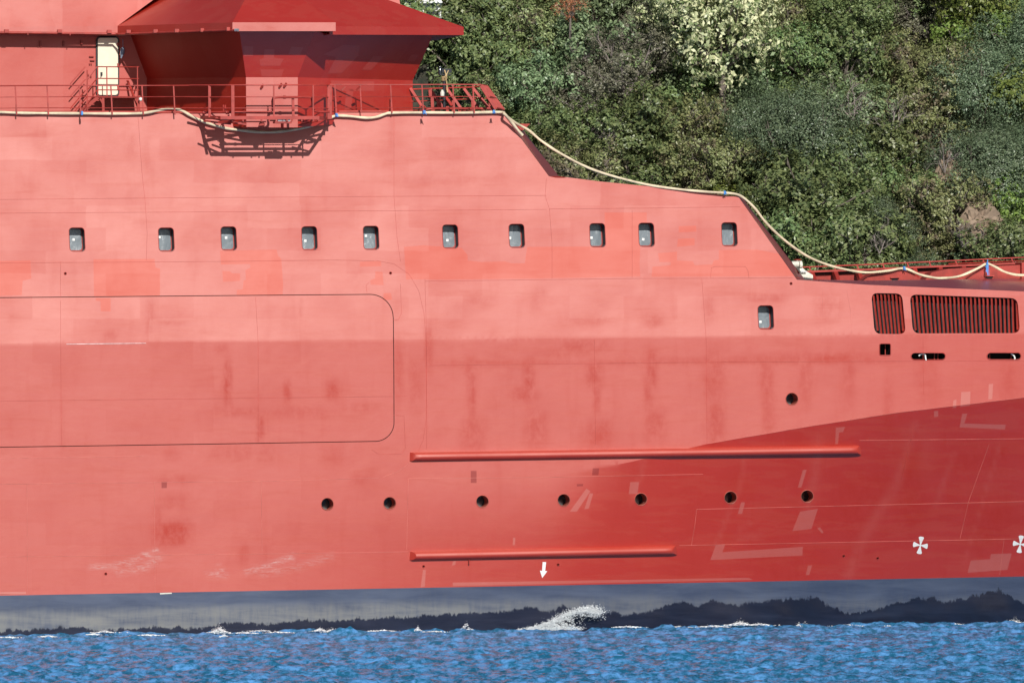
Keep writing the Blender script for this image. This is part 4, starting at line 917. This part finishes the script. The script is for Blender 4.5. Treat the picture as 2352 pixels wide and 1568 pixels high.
# foam and spray
OCT = np.array([(1, 0, 0), (-1, 0, 0), (0, 1, 0), (0, -1, 0), (0, 0, 1), (0, 0, -1)], float); OF = [(0, 2, 4), (2, 1, 4), (1, 3, 4), (3, 0, 4), (2, 0, 5), (1, 2, 5), (3, 1, 5), (0, 3, 5)]
def droplets(name, P, Rr, label, flat=.7):
    q = MB(); n_ = len(P)
    vs = (P[:, None, :] + OCT[None] * Rr[:, None, None] * np.array([1.5, 1, flat]) + nr.normal(0, .18, (n_, 6, 3)) * Rr[:, None, None])
    q.v = [Vector(p) for p in vs.reshape(-1, 3)]; q.f = [tuple(6 * i + j for j in f) for i in range(n_) for f in OF]; q.m = [0] * len(q.f)
    o = q.build(name, foam_m, smooth=80); tag(o, label, 'foam', kind='stuff'); return o
foam_m = plain('foam', (.80, .83, .84), .6, .06, scale=20)
def FP(px, py, e): return HW(px, 1425, 0) , None
def fpoint(px, py, e):
    o_ = float(HO(px, 1440)) + e; return W(px, py, o_)
Ps, Rs = [], []
CL = [(503, 1450, 22, 6, 240), (240, 1451, 22, 2.0, 80), (215, 1456, 14, 1.5, 50), (112, 1461, 16, 1.6, 40), (735, 1447, 14, 3.0, 90), (765, 1449, 20, 3.5, 130), (1700, 1433, 24, 3.5, 220), (1745, 1434, 24, 2.0, 80), (1848, 1442, 20, 5, 260), (1835, 1437, 10, 3, 80), (2330, 1431, 30, 4, 260), (2290, 1434, 20, 2, 80), (2115, 1438, 12, 2, 60), (1530, 1445, 26, 1.6, 80), (1440, 1439, 30, 1.5, 60), (1560, 1440, 30, 1.6, 80), (1640, 1438, 30, 1.8, 80),
      (1950, 1436, 30, 1.5, 70), (2050, 1437, 30, 1.5, 70), (2200, 1434, 30, 1.5, 70), (1000, 1450, 26, 1.2, 40), (880, 1448, 30, 1.2, 50), (640, 1452, 30, 1.3, 60), (560, 1453, 26, 1.5, 60), (600, 1448, 20, 1.2, 30), (340, 1458, 30, 1.2, 30), (20, 1463, 20, 1.2, 20), (960, 1445, 8, 5, 14), (1070, 1440, 10, 8, 16), (515, 1461, 10, 2.5, 50), (439, 1467, 5, 1.5, 20), (1020, 1493, 10, 1, 16), (1920, 1450, 8, 1.5, 24), (2230, 1452, 6, 1, 14), (1170, 1449, 16, 1.5, 60)]
for cx_, cy_, sx_, sy_, n_ in CL:
    n_ = int(n_ * 4)
    for _ in range(n_):
        u, v_ = rnd.gauss(0, .55), abs(rnd.gauss(0, .6)); y = cy_ + sy_ * .7 - v_ * sy_ * 2.5 * max(.15, 1 - abs(u) * .8)
        e = rnd.uniform(.7, 1.6) if cy_ < 1456 else 1.5 + (cy_ - 1450) * .35
        Ps.append(fpoint(cx_ + u * sx_, y, e)); Rs.append(rnd.uniform(.008, .034) if v_ < .8 else rnd.uniform(.004, .012))
droplets('foam', np.array([tuple(p) for p in Ps]), np.array(Rs), 'white foam flecks and small breaking crests along the waterline')
Ps, Rs = [], []
arc = [(1188, 1447), (1225, 1441), (1262, 1430), (1295, 1413), (1325, 1402), (1350, 1398), (1368, 1402), (1366, 1412)]
for _ in range(9500):
    t = rnd.random() ** .8 * (len(arc) - 1); i = min(int(t), len(arc) - 2); u = t - i; x = arc[i][0] * (1 - u) + arc[i + 1][0] * u; y = arc[i][1] * (1 - u) + arc[i + 1][1] * u
    k_ = rnd.random(); spread = 1.5 + 3.2 * t / 6
    if k_ < .40: X_, Y_ = x + rnd.gauss(0, 4 + t), y + rnd.gauss(0, spread)
    elif k_ < .62: X_ = rnd.triangular(1190, 1345, 1275); Y_ = 1446 - abs(rnd.gauss(0, 1)) * max(1, (14 - abs(X_ - 1285) * .14)) * .55
    elif k_ < .9:
        a = rnd.random(); X_ = 1250 + 95 * a + rnd.gauss(0, 7); top_ = np.interp(X_, [1225, 1262, 1295, 1325, 1360], [1441, 1430, 1413, 1402, 1400]); Y_ = top_ + (1447 - top_) * rnd.random() ** 1.5 
        if X_ > 1320 and Y_ > 1415 and rnd.random() < .75: continue
        if math.sin(X_ * .23 + 2 * math.sin(Y_ * .31)) * math.sin(Y_ * .27 + X_ * .05) > .25: continue
    else: X_, Y_ = x + rnd.gauss(6, 9), y + rnd.gauss(2, 6)
    Y_ = min(Y_, 1448 + rnd.random() * 2)
    Ps.append(fpoint(X_, Y_, .45 + .25 * rnd.random() + .1 * math.sin(X_ * .1))); Rs.append(rnd.uniform(.004, .016) if k_ < .9 else rnd.uniform(.0025, .007))
droplets('spray', np.array([tuple(p) for p in Ps]), np.array(Rs), 'big white splash leaping up the dark band below the white arrow', .9)

# ------------------------------------------------------------------ hillside
def hillY(z): return 404 + z * 1.0
def ground_mat():
    m, nt, p = newmat('hill_soil'); tc = nt.nodes.new('ShaderNodeTexCoord'); v = tc.outputs['Object']
    a = noise(nt, v, .25, 6, .65); b_ = noise(nt, v, 1.6, 6, .7)
    c = mixc(nt, ramp(nt, b_, .4, .62), (.022, .028, .018, 1), (.06, .05, .035, 1)); c = mixc(nt, ramp(nt, a, .58, .68), c, (.20, .15, .11, 1))
    nt.links.new(c, p.inputs['Base Color']); p.inputs['Roughness'].default_value = .95
    bp = nod(nt, 'ShaderNodeBump', Strength=.8, Distance=.3); nt.links.new(b_, bp.inputs['Height']); nt.links.new(bp.outputs[0], p.inputs['Normal']); return m
gx = np.concatenate([np.linspace(-2500, -60, 30), np.arange(-50, 51, 1.2), np.linspace(60, 2500, 30)]); gz = np.concatenate([np.arange(-3, 50, 1.0), np.linspace(52, 160, 30)])
GX, GZ = np.meshgrid(gx, gz); GYv = hillY(GZ) + .7 * np.sin(GX * .31 + 1.3 * np.sin(GZ * .4)) + .5 * np.sin(GX * .83 + GZ * .6) + .3 * nr.normal(0, 1, GX.shape)
q = MB(); q.v = [Vector(p) for p in np.stack([GX, GYv, GZ], -1).reshape(-1, 3)]; nx_ = GX.shape[1]
q.f = [(r_ * nx_ + c_, r_ * nx_ + c_ + 1, (r_ + 1) * nx_ + c_ + 1, (r_ + 1) * nx_ + c_) for r_ in range(GX.shape[0] - 1) for c_ in range(nx_ - 1)]; q.m = [0] * len(q.f)
hill = q.build('hillside', ground_mat(), smooth=60, org=Vector((0, 404, 0))); tag(hill, 'steep wooded hillside of brown soil', 'hill', kind='structure')
def on_hill(px, py, lift):
    """place a crown centre seen at px, py standing lift metres over the slope"""
    dz = (CY - py) / FPX; Yv = (404 + CAMZ - lift) / (1 - dz); return V(px, py, Yv)

def leaf_mat(name, c1, c2, tint=None):
    m, nt, p = newmat(name); L = nt.links
    g = nt.nodes.new('ShaderNodeNewGeometry'); oi = nt.nodes.new('ShaderNodeObjectInfo'); tc = nt.nodes.new('ShaderNodeTexCoord')
    f = noise(nt, tc.outputs['Object'], .9, 3, .6)
    c = mixc(nt, g.outputs['Random Per Island'], c1 + (1,), c2 + (1,))
    if tint: c = mixc(nt, ramp(nt, f, .52, .62), c, tint + (1,))
    hs = nt.nodes.new('ShaderNodeHueSaturation'); L.new(c, hs.inputs['Color'])
    L.new(math_(nt, 'MULTIPLY_ADD', oi.outputs['Random'], .05, .475), hs.inputs['Hue']); L.new(math_(nt, 'MULTIPLY_ADD', oi.outputs['Random'], .7, 1.05), hs.inputs['Value'])
    L.new(hs.outputs[0], p.inputs['Base Color']); p.inputs['Roughness'].default_value = .42; p.inputs['Specular IOR Level'].default_value = .5
    tr = nt.nodes.new('ShaderNodeBsdfTranslucent'); L.new(hs.outputs[0], tr.inputs[0]); mx = nt.nodes.new('ShaderNodeMixShader'); mx.inputs[0].default_value = .22
    L.new(p.outputs[0], mx.inputs[1]); L.new(tr.outputs[0], mx.inputs[2]); L.new(mx.outputs[0], nt.nodes['Material Output'].inputs[0]); return m
bark = plain('bark', (.16, .13, .11), .9, .3, scale=6); palebark = plain('bare_bark', (.24, .20, .18), .9, .25, scale=6)
KINDS = {
 'dark': (leaf_mat('leaves_dark', (.070, .108, .042), (.185, .22, .085)), 'dense dark green'),
 'blue': (leaf_mat('leaves_blue', (.090, .135, .065), (.215, .265, .135)), 'blue-green bushy'),
 'olive': (leaf_mat('leaves_olive', (.12, .145, .056), (.25, .26, .11), (.15, .12, .075)), 'olive green'),
 'yellow': (leaf_mat('leaves_yellow', (.09, .145, .028), (.19, .235, .06)), 'yellow-green'),
 'grey': (leaf_mat('leaves_grey', (.12, .13, .08), (.225, .22, .145)), 'dusty grey-green'),
 'fine': (leaf_mat('leaves_fine', (.070, .11, .06), (.16, .205, .115)), 'soft-textured deep green'),
 'pale': (leaf_mat('leaves_pale', (.11, .16, .05), (.60, .58, .36)), 'pale cream-flowering'),
 'rust': (leaf_mat('leaves_rust', (.30, .10, .05), (.42, .17, .09)), 'rust-brown withered')}
def crown_mesh(name, seed, mat, rad, nb=30, per=300, leaf=.15, br_=(.45, .88), squash=.85):
    r_ = np.random.default_rng(seed); P = []; D = []; cents = []
    for b_ in range(nb):
        d = r_.normal(0, 1, 3); d /= np.linalg.norm(d); d[2] = d[2] * .8 + .12
        rr = rad * r_.uniform(.25, .86) if b_ > nb // 3 else rad * r_.uniform(.62, .9)
        c = d * rr * np.array([1, 1, squash]) * r_.uniform(.9, 1.12, 3); br = r_.uniform(*br_) * rad / 2.6; cents.append((c, br))
        n = int(per * (br / .7) ** 2); dd = r_.normal(0, 1, (n, 3)); dd /= np.linalg.norm(dd, axis=1)[:, None]
        # twigs: leaves gather in small tufts
        tuft = r_.normal(0, 1, (max(6, n // 9), 3)); tuft /= np.linalg.norm(tuft, axis=1)[:, None]; ti = r_.integers(0, len(tuft), n)
        dd = tuft[ti] + r_.normal(0, .13, (n, 3)); rad_ = br * r_.uniform(.72, 1.15, len(tuft))[ti][:, None]
        P.append(c + dd * rad_); D.append(tuft[ti] * .9 + d * .35 + r_.normal(0, .42, (n, 3)) + np.array([0, -.05, .3]))
    P = np.concatenate(P); D = np.concatenate(D); D /= np.linalg.norm(D, axis=1)[:, None]; n = len(P)
    a = np.cross(D, r_.normal(0, 1, (n, 3))); a /= np.linalg.norm(a, axis=1)[:, None]; b_ = np.cross(D, a)
    s = leaf * r_.uniform(.6, 1.25, n)[:, None]; w_ = s * r_.uniform(.4, .62, n)[:, None]
    vs = np.stack([P - a * s * .5, P + b_ * w_ * .5 + D * s * .08, P + a * s * .5, P - b_ * w_ * .5 + D * s * .08], 1).reshape(-1, 3)
    me = bpy.data.meshes.new(name); me.vertices.add(len(vs)); me.vertices.foreach_set('co', vs.ravel().astype(np.float32))
    me.loops.add(len(vs)); me.loops.foreach_set('vertex_index', np.arange(len(vs), dtype=np.int32)); me.polygons.add(n); me.polygons.foreach_set('loop_start', (np.arange(n) * 4).astype(np.int32))
    me.update(calc_edges=True); me.materials.append(mat); return me, cents
def branch_mesh(name, cents, rad, mat, h, extra=0, seed=1):
    r_ = random.Random(seed); q = MB(); base = Vector((0, 0, -h)); fork = Vector((r_.uniform(-.2, .2), 0, -rad * .55))
    q.tube(smoothpath([base, base * .6 + fork * .4 + Vector((r_.uniform(-.15, .15), 0, 0)), fork], 3), [.17, .16, .155, .15, .14, .13, .12][:7], 7)
    for c, br in cents:
        c = Vector(c); mid = fork.lerp(c, .5) + Vector((r_.uniform(-.2, .2), r_.uniform(-.2, .2), r_.uniform(-.1, .3))); q.tube(smoothpath([fork, mid, c], 3), [.075, .065, .055, .045, .035, .025, .015], 5)
        for _ in range(2 + extra):
            e = c + Vector((r_.gauss(0, 1), r_.gauss(0, 1), r_.gauss(0, 1))).normalized() * br * r_.uniform(.7, 1.1); q.tube([mid.lerp(c, r_.uniform(.3, 1)), c.lerp(e, .5) + Vector((r_.uniform(-.1, .1), 0, r_.uniform(-.1, .1))), e], [.02, .014, .006], 4)
    me = bpy.data.meshes.new(name); me.from_pydata([tuple(p) for p in q.v], [], q.f); me.materials.append(mat); return me
VAR = {}
for i, (k, (mt, _)) in enumerate(KINDS.items()):
    vs = []
    for j in range(1 if k in ('pale', 'rust') else 2):
        rad = 2.6
        kw = dict(dark=dict(leaf=.20), blue=dict(leaf=.19), olive=dict(leaf=.16, per=340), yellow=dict(leaf=.20), grey=dict(leaf=.15, per=300), fine=dict(leaf=.11, per=640, br_=(.6, 1.1)), pale=dict(leaf=.19, per=300, nb=40), rust=dict(leaf=.15, nb=14, per=160))[k]
        cm, ce = crown_mesh('crown', 100 + i * 7 + j, mt, rad, **kw); tm = branch_mesh('trunk', ce, rad, bark if k != 'grey' else palebark, 5.0, extra=2 if k in ('grey', 'olive') else 0, seed=i * 5 + j); vs.append((cm, tm))
    VAR[k] = vs
def tree(kind, p, size, label, j=0, group='trees on the hillside'):
    cm, tm = VAR[kind][j % len(VAR[kind])]
    root = empty('tree', p - Vector((0, 0, 4.6 * size))); tag(root, label, 'tree', group)
    rz = rnd.uniform(0, 6.28); sc = Vector((size * rnd.uniform(.9, 1.15), size * rnd.uniform(.9, 1.1), size * rnd.uniform(.88, 1.1)))
    for nm, me_ in (('crown', cm), ('trunk', tm)):
        o = bpy.data.objects.new(nm, me_); col.objects.link(o); o.parent = root; o.location = (0, 0, 4.6 * size); o.rotation_euler = (0, 0, rz); o.scale = sc
    return root
COLS = [(880, 'the forward tip of the bridge wall'), (965, 'the railing just ahead of the bridge'), (1060, 'the black lamp pole'), (1150, 'the forward end of the railing'), (1245, 'the foot of the upper slope'), (1345, 'the eighth window of the row'), (1445, 'the ninth window of the row'), (1545, 'the bulwark between the last two windows'), (1650, 'the tenth window of the row'), (1755, 'the lower slope'),
        (1855, 'the off-white valve housing'), (1955, 'the near end of the foredeck rail'), (2050, 'the narrow louvre'), (2145, 'the left end of the wide louvre'), (2240, 'the middle of the wide louvre'), (2340, 'the right end of the wide louvre'), (2440, 'the water just beyond the right edge')]
def kind_at(x, y):
    """the tree kinds as they lie on the photographed slope"""
    C = [(1660, 55, 'pale'), (1000, 60, 'dark'), (1110, 60, 'dark'), (1230, 60, 'olive'), (1330, 40, 'blue'), (1420, 190, 'grey'), (1470, 120, 'grey'), (1600, 240, 'blue'), (1540, 260, 'olive'), (1750, 130, 'olive'), (1830, 40, 'dark'), (1880, 100, 'dark'), (2050, 60, 'dark'), (2150, 40, 'grey'), (2260, 60, 'yellow'), (2330, 60, 'dark'), (2200, 130, 'yellow'),
         (1000, 160, 'dark'), (1090, 230, 'olive'), (1180, 170, 'dark'), (1280, 190, 'blue'), (1300, 290, 'dark'), (1400, 340, 'dark'), (1500, 330, 'olive'), (1600, 390, 'olive'), (1700, 370, 'olive'), (1790, 200, 'blue'), (1900, 200, 'dark'), (1950, 280, 'blue'), (2050, 230, 'olive'), (2110, 200, 'olive'), (2250, 200, 'fine'), (2320, 150, 'fine'), (2340, 250, 'yellow'), (1330, 430, 'olive'), (1180, 330, 'dark'),
         (1820, 350, 'fine'), (1900, 400, 'dark'), (1800, 420, 'yellow'), (1990, 380, 'blue'), (2060, 350, 'dark'), (2220, 330, 'fine'), (2200, 430, 'olive'), (2320, 380, 'fine'), (2270, 450, 'fine'), (1720, 480, 'yellow'), (1830, 490, 'yellow'), (1930, 500, 'dark'), (2000, 480, 'dark'), (2080, 520, 'olive'), (1900, 560, 'dark'), (2030, 570, 'fine'), (2160, 570, 'olive'), (2260, 580, 'blue'), (2340, 480, 'yellow'), (2330, 570, 'dark'), (1780, 560, 'dark'), (1460, 420, 'dark'), (1500, 230, 'dark')]
    return min(C, key=lambda c: (c[0] - x) ** 2 + (c[1] - y) ** 2)[2]
ORDN = ORD + ['eleventh', 'twelfth']
nt_count = 0
for ci, (cx0, land) in enumerate(COLS):
    y = 655 + (ci % 2) * 36; row = 0
    while y > -110:
        x = cx0 + rnd.uniform(-26, 26); yy = y + rnd.uniform(-14, 14)
        vis_top = interp([(0, -200), (900, 0), (1066, 63), (1100, 190), (1150, 255), (1280, 405), (1695, 450), (1840, 600), (2400, 590)], x)
        if yy - 120 > vis_top or (cx0 == 880 and yy > 60):
            y -= 86; continue
        k = kind_at(x, yy)
        size = rnd.uniform(.76, 1.18) * (1.25 if k == 'pale' else 1)
        skip = (2205 < x < 2290 and 470 < yy < 590) or (2140 < x < 2200 and 370 < yy < 440) or (k == 'pale' and (abs(x - 1660) > 80 or yy > 120)) 
        if (970 < x < 1040 and yy < 60): yy = yy + 70 ; size *= .7
        p = on_hill(x, yy, 3.2 * size + rnd.uniform(-1.2, 2.6))
        skip = skip or (950 < x < 1045 and yy < 105)
        if not skip:
            tree(k, p, size, f"{KINDS[k][1]} tree, {ORDN[row]} up the slope above {land}", j=nt_count)
            nt_count += 1
        row += 1; y -= rnd.uniform(92, 122)
p = on_hill(1660, 62, 8.2); tree('pale', p, 1.45, 'large pale cream-flowering tree at the top edge, above the tenth window')
p = on_hill(1585, 25, 7.6); tree('pale', p, 1.0, 'smaller pale cream-flowering tree touching the large one on its left')
p = on_hill(1310, 14, 8.6); tree('rust', p, .42, 'small rust-brown withered crown among the greenery at the top edge')

# bare grey branches showing among the crowns
def bare_mesh(seed, spread=1.0):
    r_ = random.Random(seed); q = MB()
    def grow(p, d, L, r, lev):
        n = 4; pts = [p]
        for _ in range(n):
            d = (d + Vector((r_.gauss(0, .22), r_.gauss(0, .12), r_.gauss(0, .18)))).normalized(); pts.append(pts[-1] + d * L / n)
        q.tube(pts, [r * (1 - .5 * i / n) for i in range(n + 1)], 5 if lev < 2 else 4)
        if lev < 4:
            for _ in range(3 if lev < 3 else 2):
                i = r_.randint(1, n); nd = (d + Vector((r_.gauss(0, .8) * spread, r_.gauss(0, .3), r_.gauss(0, .6)))).normalized(); grow(pts[i], nd, L * r_.uniform(.5, .75), r * .55, lev + 1)
    for _ in range(3): grow(Vector((0, 0, 0)), Vector((r_.gauss(0, .6), -.15, 1)).normalized(), 2.2, .075, 0)
    me = bpy.data.meshes.new('bare_tree'); me.from_pydata([tuple(p) for p in q.v], [], q.f); me.materials.append(palebark); return me
bm_ = [bare_mesh(3), bare_mesh(9), bare_mesh(21)]
for i, (x, y, s_, lab) in enumerate([(1430, 95, .55, 'leafless grey tree spreading in a dark gap at the top, left of the cream-flowering tree'), (2050, 270, .6, 'tangle of leafless branches high above the narrow louvre'), (1960, 230, .6, 'bare forked tree in shade above the foredeck rail'),
                                       (2170, 350, .5, 'small leafless tree in the dark hollow above the wide louvre'), (1340, 120, .4, 'bare forked stem under the rust-brown crown'), (2020, 535, .45, 'bare twiggy tree low on the slope above the foredeck rail'), (1400, 300, .45, 'bare branches on the slope above the eighth window'), (2210, 520, .4, 'leafless shrub beside the bare rock patch')]):
    p = on_hill(x, y, 6.6); o = bpy.data.objects.new('bare_tree', bm_[i % 3]); col.objects.link(o); o.location = p - Vector((0, 0, 1.0)); o.scale = (s_, s_, s_); o.rotation_euler = (0, 0, i * 1.7)
    tag(o, lab, 'tree', 'leafless trees on the hillside')

# exposed rock
rk = plain('bare_rock', (.29, .21, .15), .9, .35, scale=1.2)
def rock(x, y, w_, h_, lab, seed):
    bm = bmesh.new(); bmesh.ops.create_icosphere(bm, subdivisions=4, radius=1); r_ = np.random.default_rng(seed); ph = r_.random(12) * 6
    for v_ in bm.verts:
        c = v_.co; k = 1 + .18 * math.sin(c.x * 3 + ph[0]) * math.sin(c.z * 4 + ph[1]) + .12 * math.sin(c.x * 7 + ph[2] + 3 * c.z) + .09 * math.sin(c.z * 13 + ph[3] + c.x * 5) + .06 * math.sin(c.x * 11 - c.z * 19 + ph[5]) + .05 * math.sin(c.x * 23 + c.y * 17 + ph[4])
        v_.co = Vector((c.x * k * w_, c.y * k * 1.1, c.z * k * h_))
    me = bpy.data.meshes.new('rock'); bm.to_mesh(me); bm.free(); me.materials.append(rk); o = bpy.data.objects.new('rock', me); col.objects.link(o); o.location = on_hill(x, y, 4.3); o.rotation_euler = (R(-70), R(12), 0); tag(o, lab, 'rock', 'bare rock on the hillside')
rock(2252, 525, 1.15, 2.0, 'pinkish bare rock outcrop low on the right of the slope', 4); rock(2172, 410, .55, .9, 'small bare earthy outcrop above the wide louvre\'s left part', 8); rock(2300, 250, .25, .3, 'small pale rock half hidden by leaves near the right edge', 12)

# white house at the top of the hill
hs = empty('house', on_hill(985, 60, 1)); tag(hs, 'white house glimpsed between trees at the top, beside the bridge roof', 'house')
hw = plain('white_wall', (.78, .78, .76), .8, .04)
q = MB(); q.slab([V(930, 60, 424), V(1014, 60, 424), V(1014, -80, 424), V(930, -80, 424)], (0, 6, 0)); q.build('wall', hw, hs)
q = MB(); q.slab([V(960, 8, 423.6), V(1016, 7, 423.6), V(1016, 4, 423.6), V(960, 4, 423.6)], (0, .5, 0)); q.build('balcony', hw, hs)
q = MB(); q.slab([V(990, 34, 423.9), V(1008, 34, 423.9), V(1008, 26, 423.9), V(990, 26, 423.9)], (0, .2, 0)); q.build('window', M['glass'], hs)
print('trees', nt_count)
